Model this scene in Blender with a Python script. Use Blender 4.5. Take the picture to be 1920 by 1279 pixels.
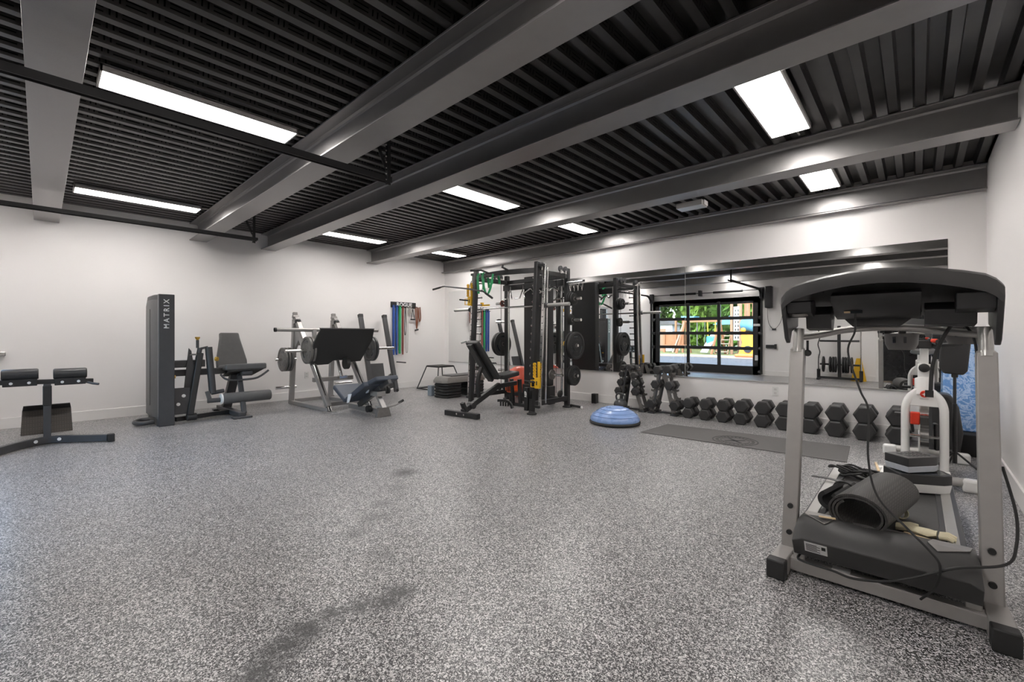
import bpy, bmesh, math, random
from mathutils import Vector, Matrix
random.seed(7)
for o in list(bpy.data.objects): bpy.data.objects.remove(o)
SC = bpy.context.scene
COL = SC.collection
V = Vector
R = math.radians
PI = math.pi

# ------------------------------------------------------------------ camera
H = 1.2; YAW = R(42.82); FPX = 819.0; CX = 960.0; CY = 628.5
cd = bpy.data.cameras.new('camera'); cam = bpy.data.objects.new('camera', cd); COL.objects.link(cam)
cam.location = (0, 0, H); cam.rotation_euler = (PI/2, 0, YAW)
cd.sensor_width = 36; cd.lens = FPX/1920*36; cd.shift_y = -(639.5-CY)/1920; cd.clip_start = .05; cd.clip_end = 400
SC.camera = cam
# ------------------------------------------------------------------ world, sun, exposure
W = bpy.data.worlds.new('sky'); SC.world = W; W.use_nodes = True
wn = W.node_tree; wn.nodes.clear()
wo = wn.nodes.new('ShaderNodeOutputWorld'); wb = wn.nodes.new('ShaderNodeBackground'); ws = wn.nodes.new('ShaderNodeTexSky')
ws.sky_type = 'NISHITA'; ws.sun_disc = False; ws.sun_elevation = R(48); ws.sun_rotation = R(20); ws.air_density = 1.0; ws.dust_density = 2.0
wn.links.new(ws.outputs[0], wb.inputs[0]); wn.links.new(wb.outputs[0], wo.inputs[0]); wb.inputs[1].default_value = .95
sl = bpy.data.lights.new('sun', 'SUN'); sl.energy = .9; sl.angle = R(1.5); sl.color = (1, .95, .86)
so = bpy.data.objects.new('sun', sl); COL.objects.link(so); so.rotation_euler = (R(-42), 0, R(-14))   # from behind the building, down towards -Y
SC.view_settings.view_transform = 'Standard'; SC.view_settings.look = 'None'; SC.view_settings.gamma = 1
SC.view_settings.exposure = 1.35; SC.view_settings.use_curve_mapping = False
PANEL_EMIT = 11

# ------------------------------------------------------------------ room numbers (metres)
XL, XR, YM, YG = -8.54, .54, 6.78, -1.10       # left wall, right wall, mirror wall, garage wall
ZD, ZB = 3.0, 2.72                             # deck underside, beam underside
VW = V((-math.sin(YAW), math.cos(YAW), 0)); RT = V((math.cos(YAW), math.sin(YAW), 0))
def ray(x, y): return VW + RT*((x-CX)/FPX) - V((0,0,1))*((y-CY)/FPX)
def onX(x, y, X): d = ray(x, y); return V((0,0,H)) + d*(X/d.x)
def onY(x, y, Y): d = ray(x, y); return V((0,0,H)) + d*(Y/d.y)
def onZ(x, y, Z=0): d = ray(x, y); return V((0,0,H)) + d*((Z-H)/d.z)
def mir(x, y, Y):                               # where a thing seen in the mirror really stands
    p = onY(x, y, 2*YM-Y); return V((p.x, Y, p.z))

# ------------------------------------------------------------------ materials
MATS = {}
def mat(name, col, rough=.5, metal=0, noise=0, nscale=30, bump=0, bscale=200, emit=0, coat=0, spec=.5, trans=0):
    if name in MATS: return MATS[name]
    m = bpy.data.materials.new(name); m.use_nodes = True; nt = m.node_tree; b = nt.nodes['Principled BSDF']
    b.inputs['Base Color'].default_value = (*col, 1); b.inputs['Roughness'].default_value = rough
    b.inputs['Metallic'].default_value = metal; b.inputs['Specular IOR Level'].default_value = spec
    b.inputs['Coat Weight'].default_value = coat; b.inputs['Transmission Weight'].default_value = trans
    tc = nt.nodes.new('ShaderNodeTexCoord')
    if noise:
        n = nt.nodes.new('ShaderNodeTexNoise'); n.inputs['Scale'].default_value = nscale; n.inputs['Detail'].default_value = 4
        nt.links.new(tc.outputs['Object'], n.inputs['Vector'])
        mx = nt.nodes.new('ShaderNodeMix'); mx.data_type = 'RGBA'
        mx.inputs['A'].default_value = (*[max(0, c*(1-noise)) for c in col], 1); mx.inputs['B'].default_value = (*[min(1, c*(1+noise)) for c in col], 1)
        nt.links.new(n.outputs['Fac'], mx.inputs['Factor']); nt.links.new(mx.outputs['Result'], b.inputs['Base Color'])
        mr = nt.nodes.new('ShaderNodeMapRange'); mr.inputs['To Min'].default_value = rough*.85; mr.inputs['To Max'].default_value = min(1, rough*1.15)
        nt.links.new(n.outputs['Fac'], mr.inputs['Value']); nt.links.new(mr.outputs[0], b.inputs['Roughness'])
    if bump:
        n2 = nt.nodes.new('ShaderNodeTexNoise'); n2.inputs['Scale'].default_value = bscale; n2.inputs['Detail'].default_value = 3
        nt.links.new(tc.outputs['Object'], n2.inputs['Vector'])
        bp = nt.nodes.new('ShaderNodeBump'); bp.inputs['Strength'].default_value = bump; bp.inputs['Distance'].default_value = .002
        nt.links.new(n2.outputs['Fac'], bp.inputs['Height']); nt.links.new(bp.outputs[0], b.inputs['Normal'])
    if emit:
        b.inputs['Emission Color'].default_value = (*col, 1); b.inputs['Emission Strength'].default_value = emit
    MATS[name] = m; return m
def M(n): return MATS[n]
mat('wall_paint', (.85,.825,.81), .42, noise=.015, nscale=3, bump=.12, bscale=150)
mat('white_trim', (.83,.81,.79), .35, noise=.02, nscale=5)
mat('beam_black', (.31,.30,.295), .38, metal=.75, noise=.10, nscale=9, bump=.25, bscale=90)
mat('black_steel', (.022,.022,.023), .38, noise=.2, nscale=20)
mat('black_gloss', (.014,.014,.015), .18, noise=.2, nscale=20)
mat('charcoal_steel', (.055,.055,.058), .36, noise=.15, nscale=12)
mat('dark_plastic', (.03,.03,.031), .42, noise=.2, nscale=25, bump=.1, bscale=600)
mat('console_grey', (.050,.049,.049), .45, noise=.2, nscale=14, bump=.1, bscale=600)
mat('grey_plastic', (.12,.115,.112), .45, noise=.15, nscale=14)
mat('press_silver', (.30,.285,.275), .34, metal=.5, noise=.08, nscale=20)
mat('silver_paint', (.38,.365,.35), .36, metal=.45, noise=.08, nscale=20)
mat('light_silver', (.52,.51,.49), .3, metal=.6, noise=.08, nscale=20)
mat('chrome', (.72,.71,.69), .13, metal=1, noise=.06, nscale=10)
mat('rubber', (.021,.021,.021), .55, noise=.25, nscale=40, bump=.2, bscale=400)
mat('rubber_grey', (.05,.049,.048), .6, noise=.2, nscale=40, bump=.2, bscale=300)
mat('hex_rubber', (.030,.029,.029), .5, noise=.2, nscale=18, bump=.15, bscale=500)
mat('iron_grey', (.15,.14,.13), .5, noise=.25, nscale=30, metal=.2)
mat('vinyl_black', (.03,.03,.031), .38, noise=.25, nscale=8, bump=.2, bscale=350)
mat('vinyl_grey', (.085,.083,.083), .5, noise=.2, nscale=14, bump=.25, bscale=350)
mat('vinyl_blue', (.05,.062,.085), .42, noise=.2, nscale=12, bump=.15, bscale=300)
mat('foam_black', (.025,.025,.026), .75, noise=.25, nscale=60, bump=.6, bscale=500)
mat('yellow', (.85,.5,.02), .4, noise=.08, nscale=20)
mat('gold', (.6,.36,.06), .3, metal=.6, noise=.1)
mat('green_band', (.03,.36,.13), .5, noise=.12, nscale=30)
mat('blue_band', (.03,.09,.36), .5, noise=.15, nscale=30)
mat('red_band', (.30,.07,.05), .55, noise=.2, nscale=30)
mat('brown_cord', (.20,.07,.035), .6, noise=.5, nscale=120)
mat('pale_cord', (.5,.47,.44), .5, noise=.2, nscale=90)
mat('red', (.75,.05,.02), .4, noise=.1)
mat('orange', (.8,.12,.03), .4, noise=.12)
mat('ball_red', (.85,.15,.09), .35, noise=.06, nscale=8)
mat('white_gloss', (.78,.77,.75), .22, noise=.03, nscale=8)
mat('white_paper', (.75,.75,.74), .7, noise=.04)
mat('cloth_white', (.6,.63,.68), .85, noise=.12, nscale=40)
mat('letters', (.82,.82,.81), .5)
mat('diffuser', (1,.955,.925), .5, emit=PANEL_EMIT)
mat('lamp_frame', (.6,.58,.56), .4)
mat('step_grey', (.24,.225,.21), .6, noise=.15, nscale=40, bump=.3, bscale=400)
mat('mat_grey', (.12,.115,.112), .65, noise=.12, nscale=20, bump=.2, bscale=700)
mat('wood_stick', (.72,.55,.33), .5, noise=.15, nscale=30)
mat('cream_leather', (.66,.6,.42), .7, noise=.15, nscale=40, bump=.3, bscale=120)
mat('blue_grey', (.25,.29,.33), .5, noise=.1)
mat('window_dark', (.02,.025,.03), .08)
def nodes(name):
    m = bpy.data.materials.new(name); m.use_nodes = True; MATS[name] = m
    nt = m.node_tree; return m, nt, nt.nodes, nt.links, nt.nodes['Principled BSDF']
# mirror
m, nt, N, L, b = nodes('mirror'); b.inputs['Base Color'].default_value = (.86,.87,.865,1); b.inputs['Metallic'].default_value = 1; b.inputs['Roughness'].default_value = .0
n = N.new('ShaderNodeTexNoise'); n.inputs['Scale'].default_value = .9; n.inputs['Detail'].default_value = 0; tc = N.new('ShaderNodeTexCoord'); L.new(tc.outputs['Object'], n.inputs['Vector'])
bp = N.new('ShaderNodeBump'); bp.inputs['Strength'].default_value = .25; bp.inputs['Distance'].default_value = .004; L.new(n.outputs['Fac'], bp.inputs['Height']); L.new(bp.outputs[0], b.inputs['Normal'])
# clear glazing
m, nt, N, L, b = nodes('glazing'); N.remove(b); out = [x for x in N if x.type == 'OUTPUT_MATERIAL'][0]
tr = N.new('ShaderNodeBsdfTransparent'); tr.inputs[0].default_value = (.93,.95,.94,1); gl = N.new('ShaderNodeBsdfGlossy'); gl.inputs['Roughness'].default_value = .01
fr = N.new('ShaderNodeFresnel'); fr.inputs[0].default_value = 1.35; mx = N.new('ShaderNodeMixShader')
L.new(fr.outputs[0], mx.inputs[0]); L.new(tr.outputs[0], mx.inputs[1]); L.new(gl.outputs[0], mx.inputs[2]); L.new(mx.outputs[0], out.inputs[0])
# speckled rubber floor
def math_(N, L, op, a, b_=None, c=None):
    q = N.new('ShaderNodeMath'); q.operation = op
    for i, v in enumerate((a, b_, c)):
        if v is None: continue
        if isinstance(v, (int, float)): q.inputs[i].default_value = v
        else: L.new(v, q.inputs[i])
    return q.outputs[0]
def mixc(N, L, f, a, b_):
    q = N.new('ShaderNodeMix'); q.data_type = 'RGBA'
    for k, v in (('Factor', f), ('A', a), ('B', b_)):
        if isinstance(v, tuple): q.inputs[k].default_value = v
        elif isinstance(v, (int, float)): q.inputs[k].default_value = v
        else: L.new(v, q.inputs[k])
    return q.outputs['Result']
m, nt, N, L, b = nodes('speckled_floor')
tc = N.new('ShaderNodeTexCoord'); P = tc.outputs['Object']
dn = N.new('ShaderNodeTexNoise'); dn.inputs['Scale'].default_value = 170; dn.inputs['Detail'].default_value = 1; L.new(P, dn.inputs['Vector'])
va = N.new('ShaderNodeVectorMath'); va.operation = 'MULTIPLY_ADD'; L.new(dn.outputs['Color'], va.inputs[0]); va.inputs[1].default_value = (.007,.007,0); L.new(P, va.inputs[2])
def fleck(scale, thr, sx=1.0, rot=0):
    mp = N.new('ShaderNodeMapping'); mp.inputs['Scale'].default_value = (sx, 1, 1); mp.inputs['Rotation'].default_value = (0,0,rot); L.new(va.outputs[0], mp.inputs[0])
    v = N.new('ShaderNodeTexVoronoi'); v.inputs['Scale'].default_value = scale; L.new(mp.outputs[0], v.inputs['Vector'])
    s = N.new('ShaderNodeSeparateColor'); L.new(v.outputs['Color'], s.inputs[0])
    return math_(N, L, 'GREATER_THAN', s.outputs[0], thr), s.outputs[1]
f1, g1 = fleck(190, .84, 1.8, .6); f2, g2 = fleck(260, .82, .6, -.5); f3, g3 = fleck(420, .84); f4, g4 = fleck(110, .93, 1.4, 1.2)
fm = math_(N, L, 'MAXIMUM', math_(N, L, 'MAXIMUM', f1, f2), math_(N, L, 'MAXIMUM', f3, f4))
# worn / wet looking smears along a wandering path
sm = None
for (px_, py_, rad) in ((485,1262,.07),(530,1215,.07),(575,1182,.065),(625,1150,.05),(680,1136,.05),(725,1128,.055),(748,1112,.06),(760,886,.09),(700,970,.08),(665,1000,.07),(715,945,.06),(745,915,.05),(715,1040,.06)):
    p = onZ(px_, py_)
    d = N.new('ShaderNodeVectorMath'); d.operation = 'DISTANCE'; d.inputs[1].default_value = p; L.new(P, d.inputs[0])
    q = N.new('ShaderNodeMapRange'); q.inputs['From Min'].default_value = rad*.3; q.inputs['From Max'].default_value = rad*1.7; q.inputs['To Min'].default_value = 1 if py_ > 1100 or py_ == 886 else .45; q.inputs['To Max'].default_value = 0
    L.new(d.outputs['Value'], q.inputs['Value'])
    sm = q.outputs[0] if sm is None else math_(N, L, 'MAXIMUM', sm, q.outputs[0])
sn = N.new('ShaderNodeTexNoise'); sn.inputs['Scale'].default_value = 30; sn.inputs['Detail'].default_value = 5; L.new(P, sn.inputs['Vector'])
sr = N.new('ShaderNodeMapRange'); sr.inputs['From Min'].default_value = .30; sr.inputs['From Max'].default_value = .5; L.new(sn.outputs['Fac'], sr.inputs['Value'])
sm = math_(N, L, 'MULTIPLY', sm, sr.outputs[0])
dust = N.new('ShaderNodeTexNoise'); dust.inputs['Scale'].default_value = 1.3; dust.inputs['Detail'].default_value = 6; L.new(P, dust.inputs['Vector'])
dr = N.new('ShaderNodeMapRange'); dr.inputs['From Min'].default_value = .2; dr.inputs['From Max'].default_value = .8; dr.inputs['To Min'].default_value = 0; dr.inputs['To Max'].default_value = 1; L.new(dust.outputs['Fac'], dr.inputs['Value'])
base = mixc(N, L, dr.outputs[0], (.016,.016,.017,1), (.034,.033,.034,1))
fcol = mixc(N, L, g2, (.30,.295,.295,1), (.80,.785,.78,1))
fcol = mixc(N, L, math_(N, L, 'MULTIPLY', sm, .85), fcol, (.10,.10,.10,1))
fc = mixc(N, L, fm, base, fcol)
fc = mixc(N, L, math_(N, L, 'MULTIPLY', sm, .55), fc, (.02,.02,.02,1))
L.new(fc, b.inputs['Base Color'])
ro = N.new('ShaderNodeMapRange'); ro.inputs['To Min'].default_value = .27; ro.inputs['To Max'].default_value = .44; L.new(dr.outputs[0], ro.inputs['Value'])
L.new(ro.outputs[0], b.inputs['Roughness']); b.inputs['Specular IOR Level'].default_value = .8
bp = N.new('ShaderNodeBump'); bp.inputs['Strength'].default_value = .25; bp.inputs['Distance'].default_value = .001; L.new(dn.outputs['Fac'], bp.inputs['Height']); L.new(bp.outputs[0], b.inputs['Normal'])
# perforated deck: slots pressed in the rib sides
m, nt, N, L, b = nodes('deck_black')
tc = N.new('ShaderNodeTexCoord'); sp = N.new('ShaderNodeSeparateXYZ'); L.new(tc.outputs['Object'], sp.inputs[0])
ge = N.new('ShaderNodeNewGeometry'); sg = N.new('ShaderNodeSeparateXYZ'); L.new(ge.outputs['True Normal'], sg.inputs[0])
web = math_(N, L, 'GREATER_THAN', math_(N, L, 'ABSOLUTE', sg.outputs[0]), .5)
y = math_(N, L, 'MODULO', math_(N, L, 'ADD', sp.outputs[1], 50.0), .17)
z = math_(N, L, 'SUBTRACT', sp.outputs[2], ZD)
def band(v, a, c): return math_(N, L, 'MULTIPLY', math_(N, L, 'GREATER_THAN', v, a), math_(N, L, 'LESS_THAN', v, c))
longs = math_(N, L, 'MULTIPLY', band(y, .0, .09), math_(N, L, 'MAXIMUM', band(z, .020, .027), band(z, .043, .050)))
shorts = math_(N, L, 'MULTIPLY', math_(N, L, 'MAXIMUM', band(y, .112, .120), band(y, .142, .150)), band(z, .018, .052))
slot = math_(N, L, 'MULTIPLY', web, math_(N, L, 'MAXIMUM', longs, shorts))
dn = N.new('ShaderNodeTexNoise'); dn.inputs['Scale'].default_value = 5; L.new(tc.outputs['Object'], dn.inputs['Vector'])
c0 = mixc(N, L, dn.outputs['Fac'], (.07,.069,.068,1), (.11,.108,.106,1))
L.new(mixc(N, L, slot, c0, (.003,.003,.003,1)), b.inputs['Base Color']); b.inputs['Metallic'].default_value = .7; b.inputs['Roughness'].default_value = .34
bp = N.new('ShaderNodeBump'); bp.inputs['Strength'].default_value = 1; bp.inputs['Distance'].default_value = .004; bp.invert = True; L.new(slot, bp.inputs['Height']); L.new(bp.outputs[0], b.inputs['Normal'])
# marbled blue foam
m, nt, N, L, b = nodes('blue_marble')
tc = N.new('ShaderNodeTexCoord'); n = N.new('ShaderNodeTexNoise'); n.inputs['Scale'].default_value = 9; n.inputs['Detail'].default_value = 6; n.inputs['Distortion'].default_value = 2.5; L.new(tc.outputs['Object'], n.inputs['Vector'])
f = math_(N, L, 'ABSOLUTE', math_(N, L, 'SUBTRACT', n.outputs['Fac'], .5)); q = N.new('ShaderNodeMapRange'); q.inputs['From Min'].default_value = 0; q.inputs['From Max'].default_value = .09; L.new(f, q.inputs['Value'])
L.new(mixc(N, L, q.outputs[0], (.5,.66,.88,1), (.13,.30,.66,1)), b.inputs['Base Color'])
# diamond tread black (mats, footplate)
def checker_mat(name, col, col2, scale, rough=.5):
    m, nt, N, L, b = nodes(name); tc = N.new('ShaderNodeTexCoord'); w = N.new('ShaderNodeTexVoronoi'); w.inputs['Scale'].default_value = scale; w.inputs['Randomness'].default_value = 0
    L.new(tc.outputs['Object'], w.inputs['Vector']); q = N.new('ShaderNodeMapRange'); q.inputs['From Min'].default_value = .15; q.inputs['From Max'].default_value = .4; L.new(w.outputs['Distance'], q.inputs['Value'])
    L.new(mixc(N, L, q.outputs[0], (*col, 1), (*col2, 1)), b.inputs['Base Color']); b.inputs['Roughness'].default_value = rough
    bp = N.new('ShaderNodeBump'); bp.inputs['Strength'].default_value = .6; bp.inputs['Distance'].default_value = .002; L.new(w.outputs['Distance'], bp.inputs['Height']); L.new(bp.outputs[0], b.inputs['Normal'])
checker_mat('tread_rubber', (.11,.10,.095), (.04,.038,.036), 120, .6)
checker_mat('tread_brown', (.10,.085,.07), (.05,.043,.037), 45, .6)
# bosu ball, outdoors
mat('bosu_blue', (.25,.38,.68), .28, noise=.06, nscale=6)
mat('asphalt', (.052,.052,.052), .8, noise=.15, nscale=8)
mat('kerb', (.19,.15,.115), .8, noise=.1, nscale=6)
mat('lawn', (.10,.11,.03), .9, noise=.35, nscale=2.5)
mat('leaf', (.055,.125,.014), .8, noise=.6, nscale=7)
mat('leaf_light', (.10,.185,.022), .8, noise=.55, nscale=7)
mat('bark', (.2,.17,.14), .85, noise=.3, nscale=14)
mat('bark_pale', (.50,.45,.38), .85, noise=.25, nscale=14)
mat('cedar', (.18,.075,.03), .7, noise=.2, nscale=8)
mat('cedar_dark', (.17,.095,.055), .7, noise=.2, nscale=8)
mat('play_yellow', (.5,.26,.01), .5); mat('play_blue', (.02,.16,.48), .4); mat('play_teal', (.07,.19,.26), .4); mat('play_white', (.32,.32,.34), .5)
mat('roof_dark', (.05,.05,.05), .9, noise=.1)

# ------------------------------------------------------------------ mesh builder
ORG = {}
class MB:
    def __init__(s, Mx=None): s.bm = bmesh.new(); s.M = Mx or Matrix.Identity(4)
    def v(s, p): return s.bm.verts.new(s.M @ V(p))
    def faces(s, vs, fs):
        for f in fs:
            try: s.bm.faces.new([vs[i] for i in f])
            except ValueError: pass
    def box(s, x0, x1, y0, y1, z0, z1):
        vs = [s.v((x, y, z)) for x in (x0, x1) for y in (y0, y1) for z in (z0, z1)]
        s.faces(vs, [(0,1,3,2),(4,6,7,5),(0,4,5,1),(2,3,7,6),(0,2,6,4),(1,5,7,3)]); return s
    def cbox(s, c, d): return s.box(c[0]-d[0]/2, c[0]+d[0]/2, c[1]-d[1]/2, c[1]+d[1]/2, c[2]-d[2]/2, c[2]+d[2]/2)
    def frame(s, p, q, up=(0,0,1)):
        p, q = V(p), V(q); d = (q-p).normalized(); up = V(up)
        if abs(d.dot(up)) > .98: up = V((0,1,0)) if abs(d.y) < .9 else V((1,0,0))
        a = d.cross(up).normalized(); b = a.cross(d).normalized(); return p, q, d, a, b
    def bar(s, p, q, w, h, up=(0,0,1)):                 # solid rectangular bar from p to q
        p, q, d, a, b = s.frame(p, q, up); vs = []
        for c in (p, q):
            for i, j in ((-1,-1),(1,-1),(1,1),(-1,1)): vs.append(s.v(c+a*i*w/2+b*j*h/2))
        s.faces(vs, [(0,3,2,1),(4,5,6,7),(0,1,5,4),(1,2,6,5),(2,3,7,6),(3,0,4,7)]); return s
    def strip(s, pts, w, t, side):                      # flat strap following pts, width w along side, thickness t
        side = V(side).normalized(); pts = [V(p) for p in pts]; rings = []
        for i, p in enumerate(pts):
            d = (pts[min(i+1, len(pts)-1)]-pts[max(i-1, 0)]).normalized(); n = d.cross(side).normalized()
            rings.append([s.v(p+side*a*w/2+n*b*t/2) for a, b in ((-1,-1),(1,-1),(1,1),(-1,1))])
        for i in range(len(rings)-1):
            for k in range(4): s.faces(rings[i]+rings[i+1], [(k, (k+1) % 4, 4+(k+1) % 4, 4+k)])
        s.faces(rings[0], [(3,2,1,0)]); s.faces(rings[-1], [(0,1,2,3)]); return s
    def tube(s, pts, r, n=10, closed=False):
        pts = [V(p) for p in pts]; m_ = len(pts); rings = []; pa = None
        for i, p in enumerate(pts):
            a_ = pts[(i-1) % m_] if (closed or i) else pts[0]; b_ = pts[(i+1) % m_] if (closed or i < m_-1) else pts[-1]
            d = (b_-a_).normalized()
            if pa is None: pa = d.orthogonal().normalized()
            pa = (pa-d*pa.dot(d)).normalized(); pb = d.cross(pa); rr = r[i] if isinstance(r, (list, tuple)) else r
            rings.append([s.v(p+(pa*math.cos(2*PI*k/n)+pb*math.sin(2*PI*k/n))*rr) for k in range(n)])
        for i in range(m_ if closed else m_-1):
            A, B = rings[i], rings[(i+1) % m_]
            for k in range(n): s.faces([A[k], A[(k+1) % n], B[(k+1) % n], B[k]], [(0,1,2,3)])
        if not closed:
            s.faces(rings[0], [tuple(range(n-1, -1, -1))]); s.faces(rings[-1], [tuple(range(n))])
        return s
    def cyl(s, p, q, r, n=20, r2=None): return s.tube([p, q], [r, r if r2 is None else r2], n)
    def lathe(s, c, axis, prof, n=32):                  # prof: (radius, height along axis)
        c = V(c); d = V(axis).normalized(); a = d.orthogonal().normalized(); b = d.cross(a); rings = []
        for r, h in prof:
            rings.append([s.v(c+d*h)] if r < 1e-6 else [s.v(c+d*h+(a*math.cos(2*PI*k/n)+b*math.sin(2*PI*k/n))*r) for k in range(n)])
        for A, B in zip(rings, rings[1:]):
            for k in range(n):
                if len(A) == 1 and len(B) == 1: continue
                if len(A) == 1: s.faces([A[0], B[(k+1) % n], B[k]], [(0,1,2)])
                elif len(B) == 1: s.faces([A[k], A[(k+1) % n], B[0]], [(0,1,2)])
                else: s.faces([A[k], A[(k+1) % n], B[(k+1) % n], B[k]], [(0,1,2,3)])
        if len(rings[0]) > 1: s.faces(rings[0], [tuple(range(n-1, -1, -1))])
        if len(rings[-1]) > 1: s.faces(rings[-1], [tuple(range(n))])
        return s
    def prism(s, poly, ext):                            # planar polygon (3D points) extruded by a vector
        ext = V(ext); A = [s.v(p) for p in poly]; B = [s.v(V(p)+ext) for p in poly]; n = len(A)
        s.faces(A, [tuple(range(n-1, -1, -1))]); s.faces(B, [tuple(range(n))])
        for k in range(n): s.faces([A[k], A[(k+1) % n], B[(k+1) % n], B[k]], [(0,1,2,3)])
        return s
    def ring(s, c, axis, ro, ri, t, n=32):              # annular disc
        return s.lathe_closed(c, axis, [(ri, -t/2), (ro, -t/2), (ro, t/2), (ri, t/2)], n)
    def lathe_closed(s, c, axis, prof, n=32):
        c = V(c); d = V(axis).normalized(); a = d.orthogonal().normalized(); b = d.cross(a)
        rings = [[s.v(c+d*h+(a*math.cos(2*PI*k/n)+b*math.sin(2*PI*k/n))*r) for k in range(n)] for r, h in prof]
        for i in range(len(rings)):
            A, B = rings[i], rings[(i+1) % len(rings)]
            for k in range(n): s.faces([A[k], A[(k+1) % n], B[(k+1) % n], B[k]], [(0,1,2,3)])
        return s
    def ball(s, c, r, n=24, sz=1.0):
        m_ = n//2
        return s.lathe(c, (0,0,1), [(r*math.sin(PI*i/m_), -r*sz*math.cos(PI*i/m_)) for i in range(m_+1)], n)
    def loft(s, rings, caps=True):
        R_ = [[s.v(p) for p in r] for r in rings]; n = len(R_[0])
        for A, B in zip(R_, R_[1:]):
            for k in range(n): s.faces([A[k], A[(k+1) % n], B[(k+1) % n], B[k]], [(0,1,2,3)])
        if caps: s.faces(R_[0], [tuple(range(n-1, -1, -1))]); s.faces(R_[-1], [tuple(range(n))])
        return s
    def build(s, name, material, parent=None, bevel=0, seg=2, label=None, kind=None, origin=None, flat=False, cat=None, group=None):
        bm = s.bm; bmesh.ops.recalc_face_normals(bm, faces=bm.faces)
        bm.verts.ensure_lookup_table()
        if origin is None:
            lo = [min(v.co[i] for v in bm.verts) for i in range(3)]; hi = [max(v.co[i] for v in bm.verts) for i in range(3)]
            origin = V([(lo[i]+hi[i])/2 for i in range(3)]) if parent is not None else V(((lo[0]+hi[0])/2, (lo[1]+hi[1])/2, lo[2]))
        else: origin = V(origin)
        for v in bm.verts: v.co -= origin
        for f in bm.faces: f.smooth = not flat
        for e in bm.edges:
            if len(e.link_faces) == 2 and e.link_faces[0].normal.angle(e.link_faces[1].normal, 0) > R(38): e.smooth = False
            elif len(e.link_faces) != 2: e.smooth = False
        me = bpy.data.meshes.new(name); bm.to_mesh(me); bm.free()
        me.materials.append(M(material) if isinstance(material, str) else material)
        o = bpy.data.objects.new(name, me); COL.objects.link(o); ORG[o] = origin
        if parent is not None: o.parent = parent; o.location = origin-ORG[parent]
        else: o.location = origin
        if bevel:
            bv = o.modifiers.new('bevel', 'BEVEL'); bv.width = bevel; bv.segments = seg; bv.limit_method = 'ANGLE'; bv.angle_limit = R(40); bv.harden_normals = False
        if label: o['label'] = label
        if cat: o['category'] = cat
        if group: o['group'] = group
        if kind: o['kind'] = kind
        return o
def thing(name, label, cat, loc, group=None):
    o = bpy.data.objects.new(name, None); COL.objects.link(o); o.location = loc; o.empty_display_size = .1; ORG[o] = V(loc)
    o['label'] = label; o['category'] = cat
    if group: o['group'] = group
    return o
def text(name, body, size, Mx, material, parent, extrude=.001, bold=0, spacing=1.0):
    cu = bpy.data.curves.new(name, 'FONT'); cu.body = body; cu.size = size; cu.extrude = extrude; cu.align_x = 'CENTER'; cu.align_y = 'CENTER'; cu.offset = bold; cu.space_character = spacing
    t = bpy.data.objects.new(name, cu); COL.objects.link(t); bpy.context.view_layer.update()
    me = bpy.data.meshes.new_from_object(t.evaluated_get(bpy.context.evaluated_depsgraph_get())); bpy.data.objects.remove(t)
    me.name = name; me.transform(Mx); org = Mx.translation
    me.transform(Matrix.Translation(-org)); me.materials.clear(); me.materials.append(M(material))
    o = bpy.data.objects.new(name, me); COL.objects.link(o); ORG[o] = org.copy(); o.parent = parent; o.location = org-ORG[parent]
    return o
def axes(o, x, y):
    x, y = V(x).normalized(), V(y).normalized(); z = x.cross(y)
    m_ = Matrix((x, y, z)).transposed().to_4x4(); m_.translation = V(o); return m_
def copy_tree(o, delta=(0,0,0), parent=None, label=None, rot=None):
    c = o.copy(); COL.objects.link(c)
    if parent is not None: c.parent = parent
    else: c.location = o.location+V(delta)
    if label: c['label'] = label
    if rot: c.rotation_euler = rot
    for ch in [x for x in bpy.data.objects if x.parent == o]: copy_tree(ch, parent=c)
    return c
def arc(c, r, a0, a1, n, ax, ay):
    c, ax, ay = V(c), V(ax), V(ay); return [c+(ax*math.cos(a0+(a1-a0)*i/n)+ay*math.sin(a0+(a1-a0)*i/n))*r for i in range(n+1)]
def spline(pts, k=8):
    pts = [V(p) for p in pts]; out = []
    for i in range(len(pts)-1):
        p0 = pts[max(i-1, 0)]; p1 = pts[i]; p2 = pts[i+1]; p3 = pts[min(i+2, len(pts)-1)]
        for j in range(k):
            t = j/k; out.append(.5*((2*p1)+(p2-p0)*t+(2*p0-5*p1+4*p2-p3)*t*t+(3*p1-p0-3*p2+p3)*t*t*t))
    return out+[pts[-1]]

# =================================================================== STRUCTURE
S = 'structure'
MB().box(XL-.1, XR+.1, YG-.1, YM+.1, -.1, 0).build('floor', 'speckled_floor', kind=S, origin=(0,0,0))
WY0, WY1, WZ0, WZ1 = -1.02, -.43, 1.0, 2.22    # window at the far left
MB().box(XL-.1, XL, WY1, YM+.1, 0, 3.15).box(XL-.1, XL, YG-.1, WY0, 0, 3.15).box(XL-.1, XL, WY0, WY1, 0, WZ0).box(XL-.1, XL, WY0, WY1, WZ1, 3.15).build('wall_left', 'wall_paint', kind=S)
wf = MB()
for a in ((WY0, WY0+.04, WZ0, WZ1), (WY1-.04, WY1, WZ0, WZ1), (WY0, WY1, WZ0, WZ0+.04), (WY0, WY1, WZ1-.04, WZ1)): wf.box(XL-.08, XL-.03, a[0], a[1], a[2], a[3])
wf = wf.build('window_1', 'white_trim', kind=S)
MB().box(XL-.06, XL-.055, WY0+.04, WY1-.04, WZ0+.04, WZ1-.04).build('window_pane', 'glazing', wf, kind=S)
MB().box(XR, XR+.1, YG-.1, YM+.1, 0, 3.15).build('wall_right', 'wall_paint', kind=S)
MB().box(XL, XR, YM, YM+.1, 0, 3.15).build('wall_mirror_side', 'wall_paint', kind=S)
GX0, GX1, GZ = -6.72, -3.50, 2.25               # garage opening
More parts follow.
